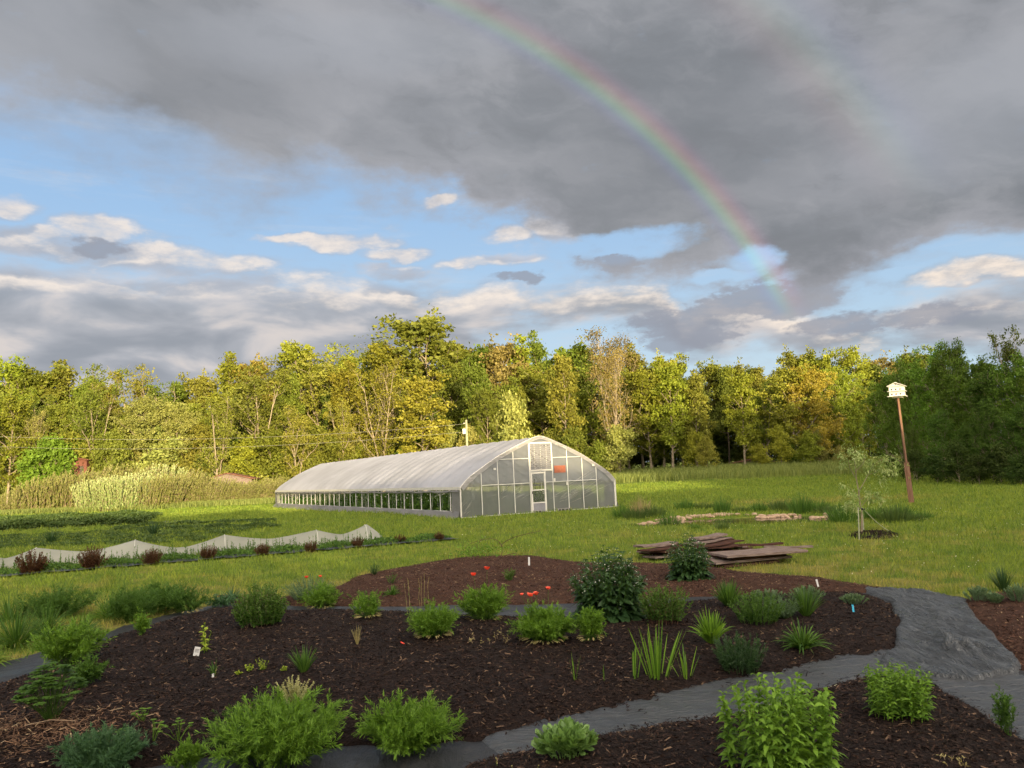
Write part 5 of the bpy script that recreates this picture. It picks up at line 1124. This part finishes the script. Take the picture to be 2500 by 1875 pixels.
# dark red bushes standing along the row
spots = [(68, 1241, 62, 56), (200, 1228, 64, 58), (328, 1220, 52, 44), (452, 1208, 46, 38), (567, 1200, 42, 34), (673, 1194, 38, 34), (773, 1182, 34, 30), (865, 1173, 32, 26), (949, 1168, 28, 27)]
RL = ['dark red peony bush nearest the left edge', 'second dark red peony bush from the left, the tallest', 'third dark red peony bush from the left', 'fourth dark red peony bush from the left', 'greenish red peony bush in the middle of its row', 'sixth dark red peony bush from the left', 'seventh dark red peony bush from the left', 'small dark red peony bush, second last in its row', 'smallest dark red peony bush at the right end of its row']
red0 = None
for (X, Y, w, h), lab in zip(spots, RL):
    if red0 is None:
        red0, H0, R0_, _, _ = bush(X, Y, w, h, 'lf_red', lab, 'bush', 80, 34, 0.065, 0.026, 'lance', 'peony_bush', 'twig_red', 1.1, False, 0.5, 0.55); red0['group'] = 'dark red bushes along the row'; k0 = np.hypot(red0.location[0], red0.location[1])/1725
        hh0, ww0 = h*k0, w*k0
    else:
        p = G(X, Y); k = np.hypot(p[0], p[1])/1725; copy_thing(red0, tuple(p), X*0.37, (0.9*w*k/ww0, 0.9*w*k/ww0, 0.95*h*k/hh0), lab, 'dark red bushes along the row')
# white row cover held up by hoops
A_ = G(-80, 1238)[:2]; B__ = G(800, 1172)[:2]; D_ = nrm(B__-A_); N_ = np.array([-D_[1], D_[0]]); LEN = np.linalg.norm(B__-A_)
peaks = []
for X, Y in ((-60, 1190), (78, 1181), (292, 1164), (485, 1153), (683, 1143), (788, 1132)):
    d = ray(X, Y); C0 = np.array([0, 0, EYE]); n3 = np.array([N_[0], N_[1], 0]); A3 = np.array([A_[0]+N_[0]*0.4, A_[1]+N_[1]*0.4, 0]); t = ((A3-C0)@n3)/(d@n3); p = C0+d*t
    peaks.append((float((p[:2]-A_)@D_), float(p[2])))
LEN = peaks[-1][0]+0.75
ns = 160; S = np.linspace(min(0, peaks[0][0]), LEN, ns); px = np.array([p[0] for p in peaks]); pz_ = np.array([p[1] for p in peaks])
def ridge(s):
    if s > px[-1]: return pz_[-1]*max(0.03, 1-((s-px[-1])/0.72)**1.2)
    j = np.clip(np.searchsorted(px, s)-1, 0, len(px)-2); a, b = px[j], px[j+1]; u = np.clip((s-a)/(b-a), 0, 1); h = pz_[j]*(1-u)+pz_[j+1]*u
    return 0.92*(h-(h-0.30-0.06*math.sin(j*2.3))*(1-abs(2*u-1)**1.4))
RZ = np.array([ridge(s) for s in S]); RZ = np.maximum(RZ, 0.05)
wid = np.where(S > px[-1]-0.3, np.clip((LEN+0.1-S)/(LEN-px[-1]+0.4), 0.1, 1), 1.0)
cols = []
for k, (t, f) in enumerate(((0.0, 0.0), (0.06, 0.3), (0.17, 0.62), (0.30, 0.88), (0.4, 1.0), (0.5, 0.88), (0.65, 0.62), (0.8, 0.3), (0.9, 0.0))):
    wv_ = 0.02*np.sin(S*5.3+k*1.9)+0.015*np.sin(S*11.7+k)
    cols.append(np.stack([A_[0]+D_[0]*S+N_[0]*(0.4+(t-0.4)*wid+wv_*(f < 1)), A_[1]+D_[1]*S+N_[1]*(0.4+(t-0.4)*wid+wv_*(f < 1)), RZ*f+0.02+wv_*(0 < f < 1)], -1))
Vc = np.stack(cols, 1); I = np.arange(ns*9).reshape(ns, 9); Q = np.stack([I[:-1, :-1], I[1:, :-1], I[1:, 1:], I[:-1, 1:]], -1)
rc = empty('row_cover', (0, 0, 0), 'long white netting tent over a vegetable row, peaked at its hoops', 'row cover')
quads('netting', Vc.reshape(-1, 3), Q, M['row_cover'], rc, smooth=True)
for s_, z_ in peaks:
    a = np.linspace(0, pi, 11); pts = np.array([(A_[0]+D_[0]*s_+N_[0]*(0.4+0.38*cos(q)), A_[1]+D_[1]*s_+N_[1]*(0.4+0.38*cos(q)), max(z_-0.02, 0.2)*sin(q)**0.7+0.0) for q in a])
    g = G_(); tubes(g, pts[None], 0.008, 5); g.build('hoop', M['tube'], rc)
# young stalks in front of the netting
rng = np.random.default_rng(17); g = G_(); n = 420; s = np.sort(rng.random(n))*LEN; t = -0.3+rng.choice([0, -0.35], n)+rng.normal(0, 0.09, n); bx = A_[0]+D_[0]*s+N_[0]*t; by = A_[1]+D_[1]*s+N_[1]*t
P = np.zeros((n, 5, 3)); hgt = 0.16+0.30*rng.random(n)**1.8
for k in range(5): P[:, k] = np.stack([bx+rng.normal(0, 0.006, n), by, hgt*k/4], -1)
leaf_on(g, rng, P, 14, 0.09, 0.022, 'lance', 0.7, 0.2, 1.0); g2 = g; tubes(g2, P, 0.004, 3)
tag(g2.build('young_crop', M['lf_mid']), 'row of young upright plants in front of the white netting', 'crop', kind='stuff')
# fields of low rows beyond
def crop_band(pts, rows, n, h, mat, label, size=0.06, name='crop_row', gapk=3.0, width=0.22):
    a0, a1, b0, b1 = [G(*p)[:2] for p in pts]; rng = np.random.default_rng(n); g = G_(); r = rng.integers(0, rows, n); u = rng.random(n); f = r/max(rows-1, 1)
    A = a0+(b0-a0)*f[:, None]; B = a1+(b1-a1)*f[:, None]; q = A+(B-A)*u[:, None]; d = nrm(B-A); q = q+np.stack([-d[:, 1], d[:, 0]], -1)*rng.normal(0, width, n)[:, None]
    hh = h*(0.7+0.3*np.sin(q[:, 0]*gapk+r)*np.sin(q[:, 1]*1.7)); P = np.stack([q[:, 0], q[:, 1], HZ(q[:, 0], q[:, 1])+hh*rng.random(n)**0.7], -1); cards(g, rng, P, size)
    return tag(g.build(name, M[mat]), label, 'crop', kind='stuff')
crop_band([(-180, 1156), (318, 1128), (-120, 1122), (345, 1104)], 5, 52000, 0.62, 'lf_dark2', 'thick dark green crop on black fabric at the left', 0.07, gapk=1.3, width=0.3)
crop_band([(-80, 1186), (440, 1168), (-80, 1164), (560, 1140)], 5, 20000, 0.15, 'lf_dark2', 'several low green and brown crop rows behind the white netting', 0.05)
crop_band([(250, 1147), (600, 1138), (280, 1136), (590, 1126)], 2, 9000, 0.24, 'lf_dark2', 'darker low crop rows left of the greenhouse', 0.06)
a, b = G(-180, 1158)[:2], G(372, 1128)[:2]; dr_ = nrm(b-a); dn_ = np.array([-dr_[1], dr_[0]])
strip('row_fabric_far', 0, np.linalg.norm(b-a), 0.3, 5.0, 0.03, 'fabric2', 0.02, a, dr_, dn_, 0.4)
a, b = G(-80, 1187)[:2], G(440, 1168)[:2]; dr_ = nrm(b-a); dn_ = np.array([-dr_[1], dr_[0]])
for i, (X, Y) in enumerate(((310, 1152), (90, 1168))): 
    strap(X+22, Y+6, 34, 28, 'lf_dark', ('dark green tuft standing above the netting near its third peak', 'dark tuft among the low crop rows')[i], n=70, lw=0.02, droop=0.2)

# ------------------------------------------------------------------ willow hedge: separate shrubs
def willow(mat='lf_willow', seed=1, tilt=0.5):
    rng = np.random.default_rng(seed); o = empty('willow_shrub', (0, 0, -400), 'willow', 'shrub'); P = stem_pts(rng, 90, 3.0, 1.5, 0.65, 1.0, 6, 0.25); P[..., 0] += tilt*(P[..., 2]/3.0)**1.6
    g = G_(); tubes(g, P, np.linspace(0.02, 0.006, 6)[None], 3); g.build('stems', M['twig'], o); g = G_(); leaf_on(g, rng, P, 55, 0.24, 0.075, 'lance', 0.5, 0.05, 1.0, 0.1); g.build('foliage', M[mat], o); return o
w1, w2, w3 = willow(seed=1), willow(seed=2, tilt=0.8), willow('lf_blossom', 3, 0.1)
wl = [(28, 1108, 1062, 86, 0), (62, 1100, 1040, 84, 1), (95, 1098, 1030, 84, 0), (130, 1096, 1026, 84, 1), (165, 1095, 1020, 84, 0), (195, 1096, 1040, 82, 2), (225, 1095, 1035, 82, 2), (215, 1090, 1012, 88, 1), (255, 1094, 1030, 82, 2), (290, 1093, 1026, 83, 2),
      (262, 1088, 1012, 89, 0), (310, 1088, 1010, 90, 1), (330, 1093, 1032, 83, 0), (362, 1092, 1025, 84, 0), (352, 1088, 1008, 90, 2), (398, 1088, 1020, 87, 1), (432, 1088, 1028, 87, 0), (468, 1086, 1034, 87, 1), (500, 1084, 1040, 88, 0), (532, 1082, 1042, 88, 1), (562, 1079, 1034, 90, 0), (590, 1076, 1030, 92, 1)]
TN = {0: 'silvery green willow shrub', 1: 'leaning willow shrub', 2: 'cream flowering shrub'}
fw = set(); cn = Counter()
for X, Yb, Yt, d, kd in wl:
    src = (w1, w2, w3)[kd]; p = AT(X, Yt, d); z0 = float(HZ(p[0], d)); s = 1.12*(p[2]-z0)/2.9; ws = max(s, 1.0)*1.15; cn[kd] += 1
    lab = f'{TN[kd]} in the hedge across the field, {ORD[min(cn[kd]-1, 11)]} of its kind from left'
    if kd not in fw: fw.add(kd); src.location = (p[0], d, z0-0.05); src.scale = (ws, ws, s); src['label'] = lab; src['group'] = 'hedge shrubs across the field'
    else: copy_thing(src, (p[0], d, z0-0.05), 0.0+0.4*sin(X), (ws, ws, s), lab, 'hedge shrubs across the field')
g = G_(); rng = np.random.default_rng(4); n = 30000; a, b = AT(-60, 1100, 80)[:2], AT(600, 1090, 87)[:2]; u = rng.random(n); q = a+(b-a)*u[:, None]+np.stack([rng.normal(0, 0.5, n), rng.normal(0.0, 1.3, n)], -1)
blades(q, 0.25+0.35*rng.random(n), 0.05+0.04*rng.random(n), 0.3, g, rng); tag(g.build('tall_grass', M['lf_meadow']), 'tall golden grass along the foot of the willow hedge', 'grass', kind='stuff')

# ------------------------------------------------------------------ sheds, pole and wires
def shed(X, Yt, d, w, h, dp, rh, wm, rm, name, label, rz=0.0, open_=False):
    p = AT(X, Yt, d); z0 = float(HZ(p[0], d)); o = empty(name, (p[0], d, z0), label, 'shed', None, rz); H = p[2]-z0
    B_().box((0, 0, (H-rh)/2), (w, dp, H-rh)).build('wall', M[wm], o)
    b = B_(); t = 0.08
    for sx in (-1, 1):
        L = math.hypot(w/2+0.4, rh); b.box((sx*(w/4+0.15), 0, H-rh/2), (L, dp+0.7, t), Matrix.Rotation(sx*math.atan2(rh, w/2+0.3), 4, 'Y'))
    b.build('roof', M[rm], o)
    gb = B_(); gb.poly([(-w/2, -dp/2-0.01, H-rh), (w/2, -dp/2-0.01, H-rh), (0, -dp/2-0.01, H-0.05)]); gb.build('gable', M[wm], o)
    B_().box((w*0.22, -dp/2-0.03, (H-rh)*0.45), (w*0.22, 0.06, (H-rh)*0.85)).build('door', M['bark_dark'], o)
    return o
shed(498, 1022, 93, 5.4, 3, 4.0, 0.75, 'wood_old', 'shed_roof', 'shed', 'low shed with a rusty brown roof rising above the willow hedge', 0.15)
shed(178, 990, 96, 1.9, 5, 2.2, 0.25, 'shed_red', 'shed_red', 'shed', 'narrow red brown shed beside the bright green bush', 0.1)
shed(1625, 992, 108, 6.0, 2, 3.0, 0.5, 'wood_old', 'shed_roof', 'shed', 'small distant shed at the edge of the wood behind the meadow', -0.1)
pt_ = AT(1007, 907, 84); z0 = float(HZ(pt_[0], 84)); up_ = empty('utility_pole', (pt_[0], 84, z0), 'pale wooden utility pole behind the greenhouse roof', 'utility pole'); PH = pt_[2]-z0
B_().rod((0, 0, -0.1), (0, 0, PH), 0.14, 0.11, 10).build('pole', M['wood_post'], up_); B_().box((-0.25, -0.1, PH-1.2), (0.32, 0.3, 0.55), None, 0.03).build('meter_box', M['white'], up_)
B_().rod((-0.3, 0, PH-0.35), (0.1, 0, PH-0.35), 0.04).build('insulator', M['white'], up_)
for dz, Yl, lab in ((-0.42, 940, 'upper power wire running left from the utility pole'), (-1.25, 962, 'lower power wire running left from the utility pole')):
    a = np.array([pt_[0]-0.2, 84, pt_[2]+dz]); b = AT(-60, Yl, 92); t = np.linspace(0, 1, 25); P = a+(b-a)*t[:, None]; P[:, 2] -= 1.1*4*t*(1-t)*0.9
    g = G_(); tubes(g, P[None], 0.014, 4); tag(g.build('power_wire', M['wire']), lab, 'wire', 'power wires before the wood')

# ------------------------------------------------------------------ birdhouse on its pole
bp = G(1969, 1088); tp = AT(1939, 858, bp[1]); bh = empty('birdhouse', tuple(bp), 'white two storey birdhouse on a tall leaning red brown pole', 'birdhouse'); T = tp-bp; T3 = Vector(T)
def onp(f): return tuple(T*f)
q_ = T3.to_track_quat('Z', 'Y'); qm = q_.to_matrix().to_4x4()
B_().box(tuple(T3/2), (0.085, 0.085, T3.length), qm).build('pole', M['wood_pole'], bh)
b = B_()
for sx in (-0.06, 0.06): b.box(tuple(T3*0.19+Vector((sx, -0.01, 0))), (0.03, 0.11, T3.length*0.39), qm)
b.box(tuple(T3*0.385), (0.15, 0.10, 0.03), qm)
b.build('post_brace', M['wood_pole'], bh)
hb = bpy.data.objects.new('house_box', None); HM = Matrix.Translation(T3) @ Matrix.Rotation(R(56), 4, 'Z')
def hbox(c, sz, rot=None): return HM @ Matrix.Translation(c) @ (rot or Matrix.Identity(4)) @ Matrix.Diagonal((*sz, 1))
def hpart(lst, name, mat, parent):
    bm = bmesh.new()
    for c, sz, rot in lst: bmesh.ops.create_cube(bm, size=1.0, matrix=hbox(c, sz, rot))
    me = bpy.data.meshes.new(name); bm.to_mesh(me); bm.free(); me.materials.append(M[mat]); o = bpy.data.objects.new(name, me); C.objects.link(o); o.parent = parent; return o
bpy.data.objects.remove(hb)
hw, hd, hh_ = 0.62, 0.56, 0.42
box = hpart([((0, 0, 0.05+hh_/2), (hw, hd, hh_), None)], 'house_box', 'white', bh)
hpart([((0, 0, 0.0), (0.4, 0.4, 0.05), None), ((0, 0, 0.035), (hw+0.18, hd+0.14, 0.025), None), ((0, 0, 0.05+hh_/2), (hw+0.16, hd+0.12, 0.02), None), ((0, 0, 0.05+hh_), (hw+0.1, hd+0.08, 0.02), None)], 'ledge', 'white', bh)
rr_ = R(24)
hpart([((0, s_*0.165, 0.05+hh_+0.085), (hw+0.16, 0.40, 0.025), Matrix.Rotation(-s_*rr_, 4, 'X')) for s_ in (-1, 1)], 'roof', 'white', bh)
bm = bmesh.new()
for sx in (-hw/2-0.005, hw/2+0.005):
    vs_ = [bm.verts.new(HM @ Vector((sx, y_, z_))) for y_, z_ in ((-hd/2, 0.06+hh_), (hd/2, 0.06+hh_), (0, 0.06+hh_+0.14))]; bm.faces.new(vs_)
me = bpy.data.meshes.new('gable'); bm.to_mesh(me); bm.free(); me.materials.append(M['white']); o = bpy.data.objects.new('gable', me); C.objects.link(o); o.parent = bh
hpart([((-hw/2-0.004, y_, z_), (0.008, 0.05, 0.06), None) for y_ in (-0.17, 0, 0.17) for z_ in (0.12, 0.33)]+[((-hw/2-0.012, 0, 0.53), (0.01, 0.035, 0.035), None)], 'entrance_hole', 'ink', box)

# ------------------------------------------------------------------ staked sapling
sp_ = G(1858, 1155); sa = empty('sapling', tuple(sp_), 'young white blossoming tree tied to stakes with rope', 'tree')
def sl_(X, Y, dy=0.0): return np.array(to_local(sa, X, Y))+[0, dy, 0]
br = [([(1861, 1155), (1862, 1120), (1858, 1090), (1855, 1062)], 0.028, 0.02), ([(1855, 1062), (1850, 1035), (1845, 1010), (1840, 985)], 0.018, 0.005), ([(1855, 1062), (1864, 1040), (1880, 1015), (1892, 1000)], 0.014, 0.004), ([(1858, 1075), (1846, 1060), (1835, 1050)], 0.01, 0.003),
      ([(1850, 1035), (1836, 1012), (1828, 990)], 0.01, 0.003), ([(1847, 1020), (1862, 1000), (1868, 980)], 0.01, 0.003), ([(1872, 1027), (1896, 1020), (1912, 1008)], 0.008, 0.003), ([(1860, 1095), (1872, 1080), (1892, 1066)], 0.01, 0.003), ([(1859, 1100), (1845, 1092), (1832, 1087)], 0.009, 0.003), ([(1858, 1080), (1872, 1072), (1905, 1070)], 0.008, 0.003), ([(1892, 1000), (1910, 990), (1925, 1000)], 0.006, 0.003)]
g = G_(); gl = G_(); rng = np.random.default_rng(23)
for i, (pts, ra, rb) in enumerate(br):
    q = np.array([sl_(*p, 0.12*math.sin(i*2.1+j)*(j > 0 and i > 0)) for j, p in enumerate(pts)]); t = np.linspace(0, 1, 9); q = np.stack([np.interp(t, np.linspace(0, 1, len(q)), q[:, k]) for k in range(3)], -1)
    tubes(g, q[None], np.linspace(ra, rb, 9)[None], 6)
g.build('trunk', M['bark'], sa, True)
fl = [(1822, 985), (1835, 975), (1828, 1005), (1840, 990), (1850, 985), (1858, 978), (1868, 985), (1850, 1003), (1875, 1000), (1890, 995), (1885, 1010), (1900, 1012), (1912, 1005), (1920, 1015), (1928, 1005), (1925, 992), (1895, 1020), (1905, 1032), (1912, 1040), (1835, 1065), (1845, 1072), (1838, 1085), (1830, 1092), (1846, 1096),
      (1880, 1062), (1892, 1066), (1902, 1072), (1905, 1082), (1885, 1080), (1870, 1068), (1870, 1012), (1820, 1050), (1825, 1098), (1850, 1100), (1930, 1020), (1908, 1018)]
for X, Y in fl:
    c = sl_(X, Y, rng.normal(0, 0.15)); n = 34; d = nrm(rng.normal(0, 1, (n, 3))+[0, 0, 0.2]); leaves(gl, rng, c+rng.normal(0, 0.045, (n, 3)), d, 0.10, 0.036, 'lance', 0.4)
c_ = np.concatenate([np.array([sl_(X, Y, 0)]) + rng.normal(0, 0.16, (40, 3)) for X, Y in fl]); leaves(gl, rng, c_, rng.normal(0, 1, c_.shape), 0.07, 0.022, 'lance', 0.3, var=rng.random(len(c_))*0.3)
gl.build('blossom', M['lf_blossom'], sa)
def stake(X0, Y0, X1, Y1, r, label, dy):
    a = G(X0, Y0); b = AT(X1, Y1, a[1]+dy); o = B_().rod((0, 0, -0.02), tuple(b-a), r).build('stake', M['rope']); o.location = tuple(a); tag(o, label, 'stake', 'stakes of the young tree')
stake(1856, 1166, 1854, 1096, 0.016, 'left pale stake of the young tree', 0.0); stake(1866, 1150, 1862, 1096, 0.02, 'right pale stake behind the young tree trunk', 0.0)
a = G(1930, 1152); b = AT(1866, 1100, sp_[1]); t = np.linspace(0, 1, 12)[:, None]; P = a+(b-a)*t; P[:, 2:] -= 0.12*4*t*(1-t)*0.6; g = G_(); tubes(g, P[None], 0.009, 5); tag(g.build('guy_rope', M['rope']), 'pale guy rope slanting right from the young tree', 'rope')
B_().rod(tuple(sl_(1854, 1099)), tuple(sl_(1868, 1100)), 0.03).build('tie_band', M['ink'], sa)
rp = [G(1888+50*cos(a_), 1157+8*sin(a_))[:2] for a_ in np.linspace(0, 2*pi, 20)[:-1]]; BEDS['R'] = (rp, 0.05, 0.2); bed_sheet('mulch_ring', 'R', 0.05, M['mulch'])
g = G_(); q = np.array(rp).mean(0)+np.random.default_rng(2).normal(0, 1, (2200, 2))*[0.45, 0.35]; q = q[sdist(rp, q[:, 0], q[:, 1]) > -0.05]; V, Q, A = chips(np.random.default_rng(1), q, (0.04, 0.1), (0.01, 0.03), 0.03)
tag(quads('mulch_chips', V.reshape(-1, 3), Q, M['chips'], var=A), 'dark mulch ring around the young tree', 'mulch', kind='stuff')

# ------------------------------------------------------------------ old boards
def board(name, a, b, w, th, z, mat, label, group, tilt=0.0, pitch=0.0):
    a = G(*a, z)[:2]; b = G(*b, z)[:2]; d = b-a; L = np.linalg.norm(d); m = B_(); n = 6; rngb = np.random.default_rng(int(z*1000+L*77))
    bm = m.bm; vs_ = []
    for i in range(n+1):
        x_ = -L/2+L*i/n; e = rngb.normal(0, 0.006, 4); zz = 0.012*math.sin(i*1.1+L)
        vs_.append([bm.verts.new((x_+(rngb.normal(0, 0.03) if i in (0, n) else 0), -w/2+e[0], zz)), bm.verts.new((x_, w/2+e[1], zz)), bm.verts.new((x_, w/2+e[1], zz+th)), bm.verts.new((x_+(rngb.normal(0, 0.02) if i in (0, n) else 0), -w/2+e[0], zz+th))])
    for i in range(n):
        for j in range(4): bm.faces.new((vs_[i][j], vs_[i][(j+1) % 4], vs_[i+1][(j+1) % 4], vs_[i+1][j]))
    bm.faces.new(vs_[0][::-1]); bm.faces.new(vs_[-1]); bmesh.ops.recalc_face_normals(bm, faces=bm.faces)
    o = m.build(name, M[mat]); c = (a+b)/2; o.location = (c[0], c[1], z); o.rotation_euler = (tilt, pitch, math.atan2(d[1], d[0])); tag(o, label, 'board', group); return o
GB = 'old boards in the pile'
rng = np.random.default_rng(55)
def plank(nl, nr, fl, z, th, mat, label, seed):
    a, b, c = G(*nl, z), G(*nr, z), G(*fl, z); ex = (b-a)/np.linalg.norm(b-a); ey = np.array([-ex[1], ex[0], 0]); L = np.linalg.norm(b-a); w = min(0.85, abs((c-a)@ey)); ctr = a+ex*L/2+ey*w/2
    rg = np.random.default_rng(seed); m = B_(); nb = 3
    for k in range(nb):
        y0 = -w/2+w*k/nb; e0, e1 = rg.normal(0, 0.03, 2); m.box(((e0+e1)/2, y0+w/nb/2, -th/2+rg.normal(0, 0.002)), (L+e1-e0, w/nb-0.008, th), Matrix.Rotation(rg.normal(0, 0.004), 4, 'Z'), 0.004)
    o = m.build('board', M[mat]); o.location = tuple(ctr); o.rotation_euler = (0, 0, math.atan2(ex[1], ex[0])); return tag(o, label, 'board', GB)
plank((1571, 1201), (1743, 1188), (1536, 1187), 0.27, 0.05, 'wood_old', 'wide grey plank on top of the right stack', 1)
plank((1547, 1215), (1712, 1200), (1522, 1199), 0.14, 0.05, 'wood_old', 'wide grey plank under the top plank of the right stack', 2)
plank((1560, 1223), (1690, 1210), (1540, 1210), 0.06, 0.05, 'wood_dark', 'dark rotten plank at the bottom of the right stack', 3)
plank((1585, 1205), (1700, 1195), (1560, 1195), 0.205, 0.05, 'wood_dark', 'dark board wedged between the two grey planks', 4)
board('board', (1600, 1180), (1690, 1176), 0.20, 0.04, 0.20, 'wood_dark', 'narrow dark board behind the top plank of the right stack', GB); board('board', (1650, 1184), (1755, 1183), 0.16, 0.04, 0.15, 'wood_old', 'narrow board sticking out at the far right of the right stack', GB)
board('board', (1500, 1166), (1560, 1158), 0.34, 0.05, 0.33, 'wood_old', 'short thick board on top of the middle stack', GB, 0, R(-2))
board('board', (1378, 1184), (1455, 1175), 0.34, 0.05, 0.26, 'wood_old', 'dark topped board on top of the left stack', GB)
for i in range(7): board('board', (1380+22*rng.random(), 1206-2.7*i+4*rng.normal()), (1455+26*rng.random(), 1199-2.7*i+3*rng.normal()), 0.25+0.3*rng.random(), 0.035, 0.02+0.032*i, 'wood_dark' if i % 3 != 1 else 'wood_old', 'rotten board inside the left stack below its top board', GB, rng.normal(0, 0.02), rng.normal(0, 0.01))
for i in range(10): board('board', (1490+26*rng.random(), 1196-2.9*i+4*rng.normal()), (1616+26*rng.random()-6*i, 1187-2.4*i+3*rng.normal()), 0.22+0.3*rng.random(), 0.028, 0.02+0.028*i, 'wood_dark' if i % 3 else 'wood_old', 'splintered board in the middle stack between the comfrey and the planks', GB, rng.normal(0, 0.02), rng.normal(0, 0.012))
p = G(1592, 1223); o = B_().box((0, 0, 0.03), (0.13, 0.09, 0.07), None, 0.025).build('stone', M['stone']); o.location = tuple(p); tag(o, 'pale stone lying in front of the board pile', 'stone')

# ------------------------------------------------------------------ reeds around the pond
GR = 'grass clumps around the pond'
def reed(name, mat, n, lw, H, Rr, seed, droop=0.4):
    o = empty(name, (0, 0, -300), name, 'grass clump'); rng = np.random.default_rng(seed); ph = rng.random(n)*2*pi; rr = np.sqrt(rng.random(n)); d = np.stack([np.cos(ph), np.sin(ph), 0*ph], -1)
    ang = rr*0.5; Dv = d*np.sin(ang)[:, None]; Dv[:, 2] = np.cos(ang); g = G_(); leaves(g, rng, d*(rr*Rr)[:, None], Dv, H*(0.55+0.5*rng.random(n)), lw, 'strap', droop*rr, 0.0); g.build('foliage', M[mat], o); return o
ra, rb, rc_ = reed('reed_clump', 'lf_mid', 260, 0.016, 0.62, 0.42, 1), reed('reed_clump', 'lf_dark2', 260, 0.018, 0.5, 0.5, 2), reed('reed_clump', 'lf_tan', 160, 0.012, 0.85, 0.32, 3)
fr = set()
for X, Y, kd, s, lab in ((1385, 1118, 2, 1.0, 'tan feathery grass clump behind the left stones'), (1372, 1122, 1, 0.9, 'dark clump around the foot of the tan grass'), (1410, 1118, 1, 0.9, 'dark clump right of the tan grass'), (1345, 1120, 0, 0.8, 'green clump at the far left of the pond grass'), (1447, 1128, 0, 0.8, 'green clump between the first and second stone rows'),
                         (1480, 1100, 0, 0.9, 'green clump behind the long stone heap, left'), (1520, 1098, 1, 0.8, 'dark clump behind the long stone heap'), (1560, 1106, 0, 0.8, 'green clump behind the long stone heap, right'), (1600, 1104, 1, 0.7, 'dark clump behind the pond middle'), (1640, 1104, 0, 0.7, 'green clump behind the right stone heap, left'),
                         (1685, 1102, 1, 0.8, 'dark clump behind the right stone heap'), (1730, 1108, 0, 1.0, 'green clump right of the right stone heap'), (1765, 1106, 0, 1.1, 'tall green clump behind the right end of the pond'), (1795, 1108, 1, 1.1, 'dark tall clump behind the right end of the pond'), (1822, 1128, 0, 1.1, 'green clump just left of the young tree'),
                         (1895, 1122, 0, 1.0, 'green clump just right of the young tree'), (1930, 1128, 1, 0.9, 'dark low clump right of the young tree'), (1965, 1125, 1, 0.9, 'dark clump in front of the birdhouse pole'), (1990, 1122, 0, 0.8, 'rightmost green clump of the pond grass'), (1945, 1118, 0, 0.9, 'green clump left of the birdhouse pole foot'), (1500, 1142, 0, 0.45, 'short clump in front of the long stone heap'), (1560, 1144, 1, 0.4, 'short dark clump on the near pond edge')):
    p = G(X, Y); z = float(HZ(p[0], p[1]))
    src = (ra, rb, rc_)[kd]
    if kd not in fr: fr.add(kd); src.location = (p[0], p[1], z); src.scale = (s, s, 1.45*s); src['label'] = lab; src['group'] = GR
    else: copy_thing(src, (p[0], p[1], z), X*0.7, (s, s, (1.25+0.5*sin(X))*s), lab, GR)
